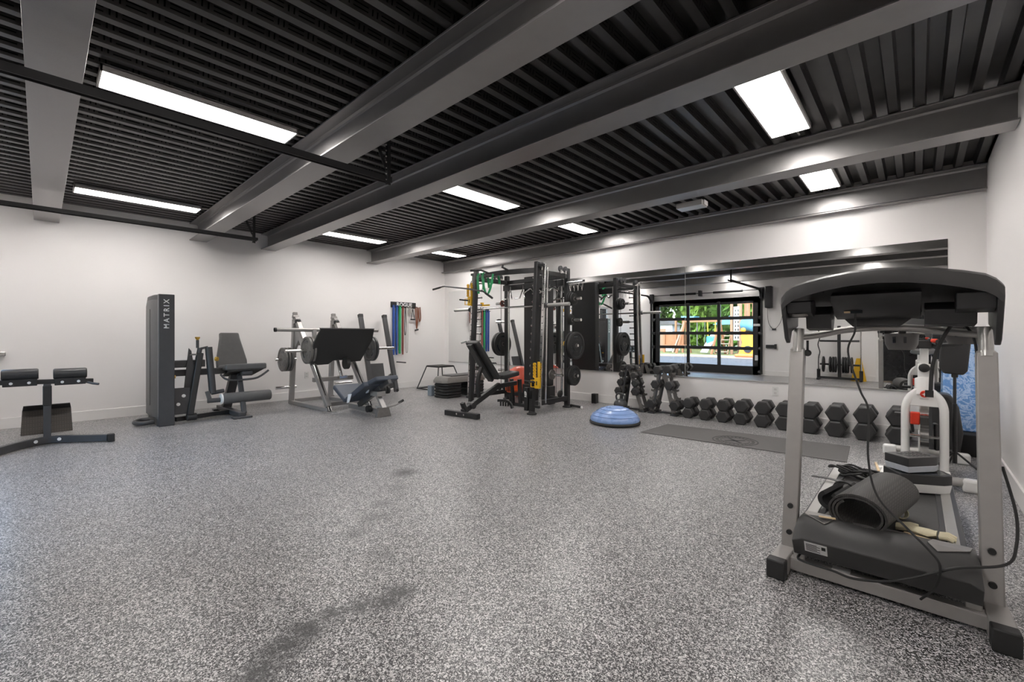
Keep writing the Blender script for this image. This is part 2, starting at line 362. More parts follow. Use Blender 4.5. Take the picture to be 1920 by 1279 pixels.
DX0, DX1, DZ = -.70, .25, 2.06                  # dark doorway behind the camera
w = MB()
for a in ((XL, GX0, 0, 3.15), (GX0, GX1, GZ, 3.15), (GX1, DX0, 0, 3.15), (DX0, DX1, DZ, 3.15), (DX1, XR, 0, 3.15)): w.box(a[0], a[1], YG-.1, YG, a[2], a[3])
w.build('wall_garage_side', 'wall_paint', kind=S)
MB().box(XL-.2, XR+.2, YG-.2, YM+.2, 3.10, 3.2).build('ceiling', 'roof_dark', kind=S)
# corrugated deck, ribs running along Y
m_ = MB(); per = .155; x = XL+.005; prof = []
while x < XR-.01:
    prof += [(x, ZD), (x+.055, ZD), (x+.069, ZD+.070), (x+.141, ZD+.070)]; x += per
prof = [(min(a, XR), c) for a, c in prof]+[(XR, ZD)]
for (a, c), (d, e) in zip(prof, prof[1:]):
    vs = [m_.v((a, YG, c)), m_.v((a, YM, c)), m_.v((d, YM, e)), m_.v((d, YG, e))]; m_.faces(vs, [(0,1,2,3)])
m_.build('ceiling_deck', 'deck_black', kind=S, flat=True, origin=(0,0,0))
# baseboards
MB().box(XL, XL+.016, YG, YM, 0, .14).build('baseboard_left', 'white_trim', kind=S, bevel=.003)
MB().box(XR-.016, XR, YG, YM, 0, .14).build('baseboard_right', 'white_trim', kind=S, bevel=.003)
MB().box(XL+.016, XR-.016, YM-.016, YM, 0, .14).build('baseboard_mirror_side', 'white_trim', kind=S, bevel=.003)
MB().box(GX1+.1, DX0-.08, YG, YG+.016, 0, .14).build('baseboard_garage_side', 'white_trim', kind=S, bevel=.003)
# I-beams
bnames = ['nearest the garage door', 'second from the garage door', 'third from the garage door', 'fourth from the garage door, long one over the dumbbells', 'tight above the mirror wall']
for i, yc in enumerate((.055, 1.735, 2.775, 4.80, 6.74)):
    w2 = .118 if i < 4 else .035
    y0, y1 = yc-(.118 if i < 4 else .075), yc+w2
    t = thing('steel_beam', 'black ceiling I-beam, ' + bnames[i], 'beam', (-4, yc, ZB), 'black ceiling beams')
    x0, x1 = XL+.004, XR-.004
    MB().box(x0, x1, y0, y1, ZB, ZB+.014).build('lower_flange', 'beam_black', t, bevel=.003)
    MB().box(x0, x1, yc-.006, yc+.006, ZB+.014, ZD-.022).prism([(x0, yc-.006, ZB+.014), (x0, yc-.03, ZB+.014), (x0, yc-.013, ZB+.021), (x0, yc-.006, ZB+.038)], (x1-x0,0,0)).prism([(x0, yc-.006, ZD-.022), (x0, yc-.03, ZD-.022), (x0, yc-.013, ZD-.029), (x0, yc-.006, ZD-.046)], (x1-x0,0,0)).build('web', 'beam_black', t)
    MB().box(x0, x1, y0, y1, ZD-.022, ZD-.006).build('upper_flange', 'beam_black', t, bevel=.003)
# light panels
lx = (-.80, -4.07, -7.40); ly = (.89, 3.78, 5.74, -.75)  # last row is unseen, added to brighten the near end of the room
xn = ('by the right wall', 'in the middle column', 'by the left wall'); yn = ('nearest the garage door', 'between the third and fourth beams', 'nearest the mirror wall', 'unseen fill added behind the camera')
for i, X in enumerate(lx):
    for j, Y in enumerate(ly):
        t = thing('ceiling_light', 'white light panel %s, %s' % (xn[i], yn[j]), 'ceiling light', (X, Y, 2.94), 'ceiling light panels')
        w_, l_ = .15, (.625 if j < 3 else .30)
        fr_ = MB()
        for a in ((-w_, -w_+.012, -l_, l_), (w_-.012, w_, -l_, l_), (-w_, w_, -l_, -l_+.012), (-w_, w_, l_-.012, l_)): fr_.box(X+a[0], X+a[1], Y+a[2], Y+a[3], 2.94, 2.985)
        fr_.box(X-w_, X+w_, Y-l_, Y+l_, 2.975, 2.988).build('frame', 'lamp_frame', t)
        MB().box(X-w_+.012, X+w_-.012, Y-l_+.012, Y+l_-.012, 2.944, 2.95).build('diffuser', 'diffuser', t)
        MB().tube([(X+.03, Y+l_, 2.975), (X+.03, Y+l_+.08, 2.985), (X+.03, Y+l_+.2, 2.99)], .008, 8).build('cable', 'light_silver', t)
# pale box fixed under the fourth beam
p = onZ(1290, 384, 2.69)
t = thing('junction_box', 'flat pale grey box fixed under the fourth ceiling beam', 'box', (p.x, p.y+.06, 2.66))
MB().box(p.x-.13, p.x+.16, p.y-.02, p.y+.15, 2.66, 2.7205).build('box', 'light_silver', t, bevel=.004)
MB().box(p.x+.16, p.x+.175, p.y+.02, p.y+.13, 2.67, 2.7205).build('end_tab', 'lamp_frame', t, bevel=.002)
# mirror
for i in range(3):
    x1 = .25-2.88*i; x0 = x1-2.873
    pos = ('rightmost of the three, behind the treadmill', 'middle of the three, above the dumbbell racks', 'leftmost of the three, behind the power rack')[i]
    t = thing('wall_mirror', 'large frameless wall mirror panel, ' + pos, 'mirror', ((x0+x1)/2, YM-.004, .565), 'mirror panels')
    MB().box(x0, x1, YM-.007, YM-.001, .565, 2.26).build('glass', 'mirror', t)
    MB().box(x0, x1, YM-.012, YM-.001, .55, .565).build('channel', 'light_silver', t, label='brushed metal channel along the bottom edge')
# outlets
def outlet(c, n, lab):
    t = thing('wall_outlet', lab, 'outlet', c, 'wall outlets'); c = V(c); n = V(n); s = V((n.y, -n.x, 0))
    def pl(a, b, w_, h_, d0, d1, nm, mt):
        q = c+s*a; MB(axes(q+n*((d0+d1)/2)+V((0,0,b)), s, (0,0,1))).cbox((0,0,0), (w_, h_, d1-d0)).build(nm, mt, t, bevel=.001)
    pl(0, 0, .075, .12, 0, .006, 'plate', 'white_gloss')
    for b_ in (-.025, .025): pl(0, b_, .033, .03, .006, .009, 'socket', 'lamp_frame')
outlet((onY(1454, 733, YM).x, YM-.001, .44), (0,-1,0), 'white double wall outlet below the mirror, above the dumbbell row')
outlet((XL+.001, onX(575, 701, XL).y, .44), (1,0,0), 'white wall outlet behind the leg press')
outlet((-1.98, YG+.001, .62), (0,1,0), 'white wall outlet beside the weight plate tree, seen in the mirror')

# =================================================================== GARAGE DOOR (seen in the mirror)
YD = YG-.03
door = MB()
FX0, FX1, FZ = -6.83, -3.38, 2.38
door.box(FX0, FX0+.26, YD-.02, YD+.03, 0, FZ).box(FX1-.26, FX1, YD-.02, YD+.03, 0, FZ).box(FX0, FX1, YD-.02, YD+.03, FZ-.20, FZ).box(FX0, FX1, YD-.02, YD+.03, 0, .26)
gx0, gx1 = FX0+.26, FX1-.26
zs = [.26, .80, 1.27, 1.74, FZ-.20]
for z in zs[1:-1]: door.box(gx0, gx1, YD-.02, YD+.03, z-.05, z+.05)
for k in (1, 2): xx = gx0+(gx1-gx0)*k/3; door.box(xx-.05, xx+.05, YD-.02, YD+.032, .2, FZ-.1)
t = thing('garage_door', 'black framed sectional glass garage door seen in the mirror', 'garage door', ((FX0+FX1)/2, YD, 0))
door.build('door_frame', 'black_steel', t, bevel=.004)
for r_ in range(4):
    for k in range(3):
        a = gx0+(gx1-gx0)*k/3+(.05 if k else 0); c = gx0+(gx1-gx0)*(k+1)/3-(.05 if k < 2 else 0)
        z0 = zs[r_]+(.05 if r_ else 0); z1 = zs[r_+1]-(.05 if r_ < 3 else 0)
        MB().box(a, c, YD, YD+.004, z0, z1).build('pane', 'glazing', t)
for z in (.1, .8, 1.27, 1.74):
    for xx in (FX0+.05, FX1-.05): MB().box(xx-.045, xx+.045, YD+.03, YD+.05, z-.05, z+.05).cyl((xx-.06, YD+.06, z), (xx+.06, YD+.06, z), .018, 10).build('hinge', 'charcoal_steel', t)
MB().box(-3.58, -3.5, YD+.032, YD+.036, .44, .6).build('warning_label', 'white_paper', t)
MB().box(-3.62, -3.44, YD+.032, YD+.036, 1.48, 1.55).build('maker_label', 'white_paper', t)
# tracks
for X, lab in ((-3.38, 'nearer the camera'), (-6.83, 'nearer the left wall')):
    t = thing('door_track', 'black steel overhead garage door track, the one ' + lab, 'track', (X, YG, 0), 'garage door tracks')
    s_ = 1 if X > -5 else -1
    yv = YG+.10; zt = 2.55
    pts = [(X, yv, .03), (X, yv, 2.2)]+arc((X, yv+.33, 2.22), .33, PI, PI/2, 8, (0,1,0), (0,0,1))+[(X, 2.08, zt)]
    MB().strip(pts, .055, .004, (1,0,0)).strip([(X+s_*.027, q[1], q[2]) for q in pts], .004, .05, (1,0,0)).strip([(X-s_*.027, q[1], q[2]) for q in pts], .004, .04, (1,0,0)).build('rail', 'black_steel', t)
    h_ = MB().bar((X+s_*.03, 2.03, 2.50), (X+s_*.03, 2.03, 2.995), .04, .004, (0,1,0)).bar((X+s_*.03, 2.05, 2.50), (X+s_*.03, 2.05, 2.995), .004, .03, (0,1,0)).bar((X+s_*.03, 2.03, 2.62), (X+s_*.03, 1.86, 2.99), .03, .004, (1,0,0))
    h_.build('hanger', 'black_steel', t)
    for k in range(9): MB().cyl((X+s_*.03, 2.026, 2.54+k*.05), (X+s_*.03, 2.018, 2.54+k*.05), .006, 8).build('hanger_hole', 'lamp_frame', t)
    MB().box(X-.06, X+.06, YG, YG+.12, 2.3, 2.62).build('end_bracket', 'charcoal_steel', t, bevel=.004)
t = thing('torsion_shaft', 'thin black spring shaft with two coil springs above the garage door', 'spring shaft', (-5.1, YG+.1, 2.56))
MB().cyl((-6.95, YG+.1, 2.56), (-3.3, YG+.1, 2.56), .013, 10).build('shaft', 'charcoal_steel', t)
for a in (-6.15, -4.75): MB().cyl((a, YG+.1, 2.56), (a+.85, YG+.1, 2.56), .035, 16).build('spring', 'rubber', t)
MB().box(-5.2, -5.12, YG+.001, YG+.16, 2.47, 2.65).build('centre_bracket', 'charcoal_steel', t, bevel=.003)
q = mir(1441, 556, YG+.15)
t = thing('door_opener', 'black wall mounted garage door motor box beside the door track', 'motor', (q.x, YG, q.z-.3))
MB().box(q.x-.09, q.x+.09, YG, YG+.2, q.z-.33, q.z+.30).build('housing', 'black_steel', t, bevel=.02)
MB().box(q.x-.17, q.x-.09, YG, YG+.12, q.z-.05, q.z+.25).build('shaft_bracket', 'charcoal_steel', t, bevel=.004)
MB().tube(spline([(q.x-.04, YG+.08, q.z-.33), (q.x-.02, YG+.05, q.z-.75), (q.x+.12, YG+.03, q.z-.95), (q.x+.3, YG+.03, q.z-.7), (q.x+.36, YG+.02, q.z-.2)]), .006, 8).build('cord', 'rubber', t)
MB().box(q.x+.07, q.x+.17, YG+.01, YG+.05, q.z-.98, q.z-.93).build('pull_handle', 'rubber', t, bevel=.004)
MB().box(-3.28, -3.02, YG, YG+.05, .82, .92).box(-3.05, -3.0, YG, YG+.09, .80, .94).build('door_lock', 'black_steel', bevel=.004, label='black sliding bolt lock on the wall beside the garage door', cat='lock')
# dark doorway behind the camera
t2 = MB()
t2.box(DX0-.08, DX0, YG-.02, YG+.02, 0, DZ+.08).box(DX1, DX1+.08, YG-.02, YG+.02, 0, DZ+.08).box(DX0, DX1, YG-.02, YG+.02, DZ, DZ+.08).build('trim_1', 'white_trim', kind=S, bevel=.003)
MB().box(DX0, DX1, YG-.09, YG-.04, .02, DZ).box(DX0+.03, DX1-.03, YG-.04, YG-.035, .1, .13).build('door_1', 'black_gloss', kind=S, bevel=.003)
MB().box(DX0, DX1, YG-.1, YG+.03, 0, .03).build('trim_2', 'kerb', kind=S, bevel=.004)

# =================================================================== OUTDOORS (seen through the door, in the mirror)
MB().box(-60, 50, -11.3, YG-.1, -.12, -.02).build('ground_1', 'asphalt', kind=S)
MB().box(-60, 50, -13.3, -11.3, -.12, .03).build('ground_2', 'kerb', kind=S)
MB().box(-60, 50, -60, -13.3, -.12, .0).build('ground_3', 'lawn', kind=S)
MB().box(-60, 50, YM+.2, 40, -.12, -.02).build('ground_4', 'lawn', kind=S)
MB().box(-60, XL-.2, YG-.1, YM+.2, -.12, -.02).build('ground_5', 'asphalt', kind=S)
def tree(p, h, r, trunk, leafm, label, tm='bark', n=34, low=.25):
    t = thing('tree', label, 'tree', (p[0], p[1], 0), 'trees beyond the playground')
    MB().tube(spline([(p[0], p[1], -.1), (p[0]+.1, p[1], h*.3), (p[0]-.05, p[1], h*.6), (p[0], p[1], h*.85)], 4), [trunk*(1-.045*i) for i in range(13)], 12).build('trunk', tm, t)
    m_ = MB(); rnd = random.Random(int(abs(p[0]*77+p[1]*13)))
    for _ in range(n*26):
        a = rnd.uniform(0, 2*PI); zz = rnd.uniform(low, 1); rr = r*math.sqrt(rnd.random())*(1.1-.55*abs(zz-.5))
        c = V((p[0]+rr*math.cos(a), p[1]+rr*math.sin(a), h*zz)); d1 = V((rnd.gauss(0,1), rnd.gauss(0,1), rnd.gauss(0,1))).normalized(); d2 = d1.orthogonal().normalized(); s_ = rnd.uniform(.22, .5)
        m_.bm.faces.new([m_.v(c+d1*s_), m_.v(c+d2*s_*.6), m_.v(c-d1*s_), m_.v(c-d2*s_*.6)])
    m_.build('crown', leafm, t, flat=True)
tl = ['tall leafy tree at the far left of the garden view', 'dense dark tree second from the left behind the play fort', 'leafy tree with brown trunk behind the wooden playset', 'pale trunked tall tree behind the swing set', 'light green tree between the swings and the slide tower', 'bushy tree directly behind the slide tower', 'broad green tree right of the slide tower', 'far right light green tree of the garden']
for i, X in enumerate((-29, -25, -21, -17.2, -13, -9.5, -6, -2)):
    if i == 3: tree((X, -17.5), 11, 2.0, .33, 'leaf', tl[i], 'bark_pale', 30, .55)
    else: tree((X, -26+(i % 2)*3), 9+(i % 3), 2.5, .22, 'leaf' if i % 2 else 'leaf_light', tl[i], n=110, low=.04)
for i, X in enumerate((-33, -28.5, -24, -19.5, -15, -10.5, -6, -1.5)):
    m_ = MB(); rnd = random.Random(i)
    for _ in range(2600):
        a = V((rnd.gauss(0,1), rnd.gauss(0,.5), rnd.gauss(0,1))); a.normalize(); c = V((X, -30-(i % 2)*2.9, 2.9))+V((a.x*2.5, a.y*1.4, a.z*3.0))*rnd.uniform(.75, 1.05); d1 = V((rnd.gauss(0,1), rnd.gauss(0,1), rnd.gauss(0,1))).normalized(); d2 = d1.orthogonal().normalized(); s_ = rnd.uniform(.3, .6)
        m_.bm.faces.new([m_.v(c+d1*s_), m_.v(c+d2*s_*.6), m_.v(c-d1*s_), m_.v(c-d2*s_*.6)])
    m_.build('hedge_bush', 'leaf', flat=True, label='big round green bush at the back of the garden', cat='bush', group='bushes at the back of the garden')
YP = -16.0
def mp(x, y, Y=YP): return mir(x, y, Y)
# slide tower
a = mp(1352, 572); c = mp(1415, 572); zt = mp(1390, 572).z
t = thing('slide_tower', 'brown wooden play tower with stairs and a teal tube slide beyond the garage door', 'playset', ((a.x+c.x)/2, YP, 0))
x1 = mp(1372, 600).x; x2 = mp(1384, 600).x; x3 = mp(1414, 600).x
m_ = MB()
for X in (x1, x2+.15, x3):
    for Y in (YP, YP-1.5): m_.box(X-.07, X+.07, Y-.07, Y+.07, 0, 3.3)
m_.box(x1, x3, YP-1.5, YP, 1.45, 1.55).build('tower_frame', 'cedar_dark', t)
m_ = MB()
for k in range(6): X = x2+.35+k*.22; m_.box(X, X+.1, YP-.04, YP, 2.2, 3.2)
m_.box(x2+.25, x3, YP-.03, YP+.01, 3.15, 3.25).box(x2+.25, x3, YP-.03, YP+.01, 2.15, 2.25).build('slat_panel', 'cedar', t)
m_ = MB().box(x1+.12, x2+.1, YP+.03, YP+.06, .9, 3.0); m_.build('window_panel', 'play_white', t)
m_ = MB()
for k in range(8):
    for s_ in (0, .16): m_.box(x1+.19+s_, x1+.28+s_, YP+.06, YP+.065, 1.0+k*.24, 1.15+k*.24)
m_.build('window_openings', 'window_dark', t)
m_ = MB()
for k in range(5): m_.box(x1-.75+k*.1, x1-.05, YP+.5-k*.1, YP+.75-k*.1, .15+k*.25, .2+k*.25)
m_.build('stair_treads', 'kerb', t)
MB().bar((x1-.8, YP+.7, 0), (x1-.35, YP-.1, 1.45), .05, .12).bar((x1-.05, YP+.7, 0), (x1-.05, YP-.1, 1.45), .05, .12).build('stair_sides', 'cedar_dark', t)
MB().prism([(x1-1.2, YP-.2, 1.9), (x1, YP-.2, 1.9), (x1, YP-.2, 2.55)], (0,-1.4,0)).build('canopy', 'play_teal', t)
pts = spline([(x2+.4, YP+.1, 1.9), (x2+1.0, YP+.4, 1.8), (x2+1.7, YP+.5, 1.45), (x2+2.0, YP+.4, 1.0)], 6); MB().tube(pts, .38, 20).build('tube_slide', 'play_teal', t)
MB().tube(spline([(x2+.95, YP+.3, .55), (x2+1.0, YP+.5, .4), (x2+1.3, YP+.9, .35)], 5), .36, 20).build('lower_tube', 'play_teal', t)
MB().bar((x1-.9, YP+.2, 1.4), (x1-1.3, YP+1.2, .1), .5, .05).build('flat_slide', 'play_white', t)
# swing set
a = mp(1290, 602, -15.5); c = mp(1350, 602, -15.5)
t = thing('swing_set', 'wooden swing set with yellow and blue swings beyond the garage door', 'swing set', ((a.x+c.x)/2, -15.5, 0))
zb = a.z
MB().bar((a.x-.3, -15.5, zb), (c.x+.1, -15.5, zb), .1, .15).build('top_beam', 'cedar', t)
for X in (a.x-.2, c.x): MB().bar((X, -15.5, zb), (X-.3, -14.8, 0), .1, .1).bar((X, -15.5, zb), (X+.1, -16.2, 0), .1, .1).build('a_frame', 'cedar', t)
for k, xp in enumerate((1300, 1314)):
    X = mp(xp, 650, -15.5).x; MB().tube([(X-.25, -15.5, zb), (X-.25, -15.5, .65)]+arc((X, -15.5, .65), .25, PI, 2*PI, 6, (1,0,0), (0,0,1))+[(X+.25, -15.5, zb)], .02, 6).build('swing_chain', 'charcoal_steel', t)
X = mp(1334, 640, -15.5).x
MB().tube([(X-.25, -15.5, zb), (X-.2, -15.5, 1.0)], .03, 6).tube([(X+.25, -15.5, zb), (X+.2, -15.5, 1.0)], .03, 6).build('yellow_rope', 'play_yellow', t)
MB().cbox((X, -15.4, .85), (.5, .3, .6)).build('bucket_seat', 'play_blue', t, bevel=.08)
MB().cbox((X, -15.3, .45), (.4, .25, .12)).build('foot_rest', 'red', t, bevel=.03)
# wooden climbing fort left
a = mp(1262, 640, -16.5); c = mp(1292, 640, -16.5)
t = thing('climbing_fort', 'orange-brown wooden climbing fort with a ramp beyond the garage door', 'playset', ((a.x+c.x)/2, -16.5, 0))
MB().box(a.x-.6, c.x-.4, -17.5, -16.5, .55, 1.25).build('wall_boards', 'cedar', t)
m_ = MB()
for X in (a.x-.6, a.x+.2, c.x-.4, c.x): m_.box(X-.06, X+.06, -16.5, -16.38, 0, 2.4 if X > a.x else 1.3)
m_.box(a.x-.6, c.x, -16.5, -16.4, .45, .57).build('posts', 'cedar', t)
MB().bar((a.x+.1, -16.2, 0), (c.x-.2, -16.3, 2.3), .12, .1).build('ramp', 'kerb', t)
MB().box(c.x-.5, c.x+.4, -17.3, -16.3, 2.35, 2.5).build('awning', 'play_teal', t)
a = mp(1236, 612, -19)
t = thing('garden_shed', 'small white and brown shed at the left of the garden view', 'shed', (a.x, -19, 0))
MB().box(a.x-.8, a.x+1.0, -20.5, -19, 0, 2.0).build('walls', 'play_white', t)
MB().box(a.x-.1, a.x+.5, -19.0, -18.97, 0, 1.7).build('door', 'cedar_dark', t)
MB().prism([(a.x-1, -18.8, 2.0), (a.x+1.2, -18.8, 2.0), (a.x+.1, -18.8, 2.5)], (0,-1.9,0)).build('roof', 'roof_dark', t)
# yellow play climber
a = mp(1405, 655, -12.6)
t = thing('toddler_climber', 'bright yellow plastic toddler climber with two round knobs on the kerb', 'toy', (a.x, -12.6, 0))
MB().loft([[(a.x+sx*w_, -12.6+sy*.25, z) for sx, sy in ((-1,-1),(1,-1),(1,1),(-1,1))] for z, w_ in ((.03,.55),(.35,.45),(.8,.3),(1.15,.38),(1.4,.3))]).build('body', 'play_yellow', t, bevel=.06, seg=3)
for s_ in (-.3, .3): MB().ball((a.x+s_, -12.6, 1.5), .13, 14).build('knob', 'play_yellow', t)
MB().cyl((a.x, -12.33, .45), (a.x, -12.29, .45), .2, 18).build('opening', 'window_dark', t)
MB().cbox((a.x, -12.2, .12), (1.1, .6, .16)).build('base_slab', 'orange', t, bevel=.04)

# =================================================================== TREADMILL
t = thing('treadmill', 'large grey and black treadmill in the right foreground, back of its console to the camera', 'treadmill', (-.14, 3.3, 0))
UL, UR = -.495, .232
for X in (UL, UR):
    s_ = -1 if X < 0 else 1
    f_ = MB().bar((X+s_*.0, 2.86, .045), (X+s_*.015, 2.50, .045), .075, .085).build('foot', 'silver_paint', t, bevel=.006)
    MB().bar((X+s_*.014, 2.515, .045), (X+s_*.017, 2.455, .045), .08, .09).build('end_cap', 'rubber', f_, bevel=.006, label='black rubber end cap')
    u_ = MB().bar((X, 2.70, .06), (X, 2.93, 1.12), .07, .055, (0,1,0)).build('upright', 'silver_paint', t, bevel=.006)
    for z in (.16, .29): y = 2.70+.23*(z-.06)/1.06-.028; MB().cyl((X, y+.004, z), (X, y-.01, z), .013, 14).build('bolt', 'rubber', u_)
    MB().cyl((X, 2.925, 1.11), (X-s_*.002, 2.95, 1.235), .026, 18).cyl((X, 2.923, 1.10), (X, 2.93, 1.125), .032, 18).build('collar', 'light_silver', u_)
MB().bar((UL, 2.60, .045), (UR, 2.60, .045), .05, .055).bar((UL, 2.60, .075), (UR, 2.60, .075), .05, .004).build('cross_bar', 'silver_paint', t, bevel=.004)
for X in (UL+.06, UR-.06): MB().cbox((X, 2.63, .085), (.05, .06, .045)).build('pivot_bracket', 'light_silver', t, bevel=.004)
MB().box(-.30, -.23, 2.575, 2.6255, .0785, .0795).build('serial_label', 'white_paper', t)
hx0, hx1 = -.45, .195
def hood(x, k): return [(x, 2.555, .115), (x, 2.505, .215-k*.02), (x, 2.56, .265-k*.03), (x, 2.66, .285-k*.03), (x, 2.86, .235), (x, 2.86, .12)]
h_ = MB().loft([hood(hx0, 1), hood(hx0+.04, 0), hood(hx1-.04, 0), hood(hx1, 1)]).build('motor_hood', 'console_grey', t, bevel=.004)
MB().prism([(hx0+.03, 2.66, .2865), (hx0+.12, 2.60, .276), (hx0+.15, 2.66, .2868), (hx0+.13, 2.84, .242), (hx0+.01, 2.85, .239)], (0,0,.003)).build('hood_corner_trim', 'silver_paint', h_)
MB().prism([(hx1-.03, 2.66, .2865), (hx1-.13, 2.60, .276), (hx1-.16, 2.66, .2868), (hx1-.14, 2.84, .242), (hx1-.01, 2.85, .239)], (0,0,.003)).build('hood_corner_trim', 'silver_paint', h_)
def lab(u, v): return (hx0+.05+u, 2.5555-.05*v-.0015, .115+.10*v)
m_ = MB(); q = [lab(0,.35), lab(.09,.35), lab(.09,.9), lab(0,.9)]; m_.prism(q, (0,-.0015,-.0005)); m_.build('rating_label', 'white_paper', h_)
m_ = MB()
for k in range(6): m_.prism([lab(.006,.42+k*.07), lab(.05 if k % 2 else .062,.42+k*.07), lab(.05 if k % 2 else .062,.45+k*.07), lab(.006,.45+k*.07)], (0,-.0022,-.0006))
m_.prism([lab(.068,.62), lab(.084,.62), lab(.084,.8), lab(.068,.8)], (0,-.0022,-.0006)).build('label_print', 'rubber', h_)
MB().prism([(-.22, 2.66, .2862), (-.17, 2.66, .2862), (-.03, 2.86, .2362), (-.25, 2.86, .2362)], (0,0,.002)).build('hood_inset', 'grey_plastic', h_)
MB().box(-.375, .085, 2.85, 4.12, .188, .196).build('running_belt', 'rubber_grey', t)
for x0, x1 in ((-.465, -.375), (.085, .175)):
    MB().box(x0, x1, 2.84, 4.14, .13, .203).build('side_rail', 'charcoal_steel', t, bevel=.005)
for x0, x1 in ((-.455, -.405), (.108, .152)): MB().box(x0, x1, 2.85, 4.13, .203, .209).build('foot_strip', 'light_silver', t, bevel=.002, label='pale brushed foot strip')
MB().box(-.465, .175, 4.12, 4.19, .06, .205).build('rear_end_cap', 'dark_plastic', t, bevel=.015)
for X in (-.42, .13): MB().cyl((X-.02, 4.12, .045), (X+.02, 4.12, .045), .045, 18).build('rear_foot', 'rubber', t)
MB().box(-.46, .17, 2.9, 4.1, .09, .13).build('deck_frame', 'charcoal_steel', t)
# console shell
ca, cb = -.535, .268; cm = (ca+cb)/2; hw = (cb-ca)/2
def st(u):                                       # cross-section of the console shell at u in -1..1
    k = 1-u*u; e = max(0, abs(u)-.86)/.14
    yf = 2.715-.105*k; zt = 1.445+.065*k-.035*e*e; bh = .07+.012*(1-k)
    return yf, zt, bh
US = [-1, -.98, -.94, -.86, -.7, -.5, -.25, 0, .25, .5, .7, .86, .94, .98, 1]
outer = []
for u in US:
    yf, zt, bh = st(u); x = cm+u*hw
    outer.append([(x, yf, zt-bh), (x, yf-.012, zt-bh*.6), (x, yf-.006, zt-.012), (x, yf+.02, zt), (x, yf+.10, zt-.01), (x, 3.06, 1.34), (x, 3.06, 1.325), (x, yf+.10, zt-.028), (x, yf+.022, zt-.022), (x, yf+.014, zt-bh)])
cs = MB().loft(outer).build('console_shell', 'console_grey', t)
for s_, X in ((-1, ca), (1, cb)):
    x0, x1 = (X, X+.02) if s_ < 0 else (X-.02, X)
    MB().prism([(x0, 2.712, 1.395), (x0, 2.712, 1.325), (x0, 2.79, 1.18), (x0, 2.83, 1.155), (x0, 2.88, 1.22), (x0, 3.05, 1.25), (x0, 3.06, 1.33), (x0, 2.81, 1.395)], (x1-x0,0,0)).build('console_side', 'dark_plastic', cs, bevel=.004)
# underside tray
def low(x0, x1, pts, nm, mt='dark_plastic', bv=.004): return MB().prism([(x0, a, b) for a, b in pts], (x1-x0,0,0)).build(nm, mt, cs, bevel=bv)
low(cm-.19, cm+.15, [(2.73, 1.40), (2.745, 1.375), (2.90, 1.30), (2.99, 1.285), (3.02, 1.33), (2.80, 1.42)], 'centre_panel')
MB().prism([(cm-.16, 2.99, 1.29), (cm-.12, 2.985, 1.245), (cm+.07, 2.985, 1.245), (cm+.12, 2.99, 1.29)], (0,.02,0)).build('panel_skirt', 'dark_plastic', cs, bevel=.004)
low(ca+.09, cm-.20, [(2.84, 1.31), (2.86, 1.235), (2.95, 1.225), (3.0, 1.30), (2.95, 1.36)], 'underside_pod')
low(cm+.16, cb-.07, [(2.82, 1.32), (2.84, 1.25), (2.95, 1.24), (3.0, 1.30), (2.95, 1.36)], 'underside_pod')
low(ca+.02, ca+.13, [(2.72, 1.375), (2.745, 1.315), (2.82, 1.295), (2.90, 1.33), (2.86, 1.39)], 'corner_pod')
low(cb-.14, cb-.02, [(2.72, 1.385), (2.74, 1.315), (2.82, 1.30), (2.90, 1.33), (2.86, 1.39)], 'corner_pod')
for u in (-.55, -.3, -.05, .2, .45):
    yf, zt, bh = st(u); x = cm+u*hw
    MB().prism([(x, yf+.012, zt-bh), (x, yf+.012, zt-.02), (x, yf+.1, zt-.03), (x, yf+.1, zt-bh)], (.004,0,0)).build('stiffening_rib', 'black_gloss', cs)
p = V((ca+.075, 2.77, 1.306)); MB().lathe(p, (0,.15,-1), [(.0, .004), (.036, .004), (.036, -.01), (0, -.01)], 28).build('speaker_grille', 'iron_grey', cs, label='oval grey mesh speaker grille')
MB().box(cm-.145, cm-.12, 2.845, 2.87, 1.315, 1.323).build('port_label', 'wood_stick', cs)
MB().box(cm-.118, cm-.07, 2.845, 2.868, 1.312, 1.324).build('circuit_port', 'window_dark', cs)
for dx in (-.13, .06): MB().cbox((cm+dx, 2.80, 1.362), (.045, .015, .02)).build('moulded_clip', 'black_gloss', cs, bevel=.004)
hb = spline([(UL+.01, 2.94, 1.185), (UL+.10, 2.98, 1.20), (cm-.16, 3.02, 1.225), (cm-.02, 3.03, 1.238), (cm+.13, 3.02, 1.232), (cm+.24, 3.0, 1.215), (UR-.01, 2.95, 1.20)], 6)
MB().tube(hb, .0155, 14).build('curved_tube', 'silver_paint', t)
MB().tube([(q.x, q.y+.035, q.z+.012) for q in hb], .010, 10).build('rear_tube', 'light_silver', t)
MB().cyl((UL+.045, 2.93, 1.11), (UL+.045, 2.93, 1.17), .006, 10).ball((UL+.045, 2.93, 1.10), .019, 16).build('clamp_knob', 'rubber', t)
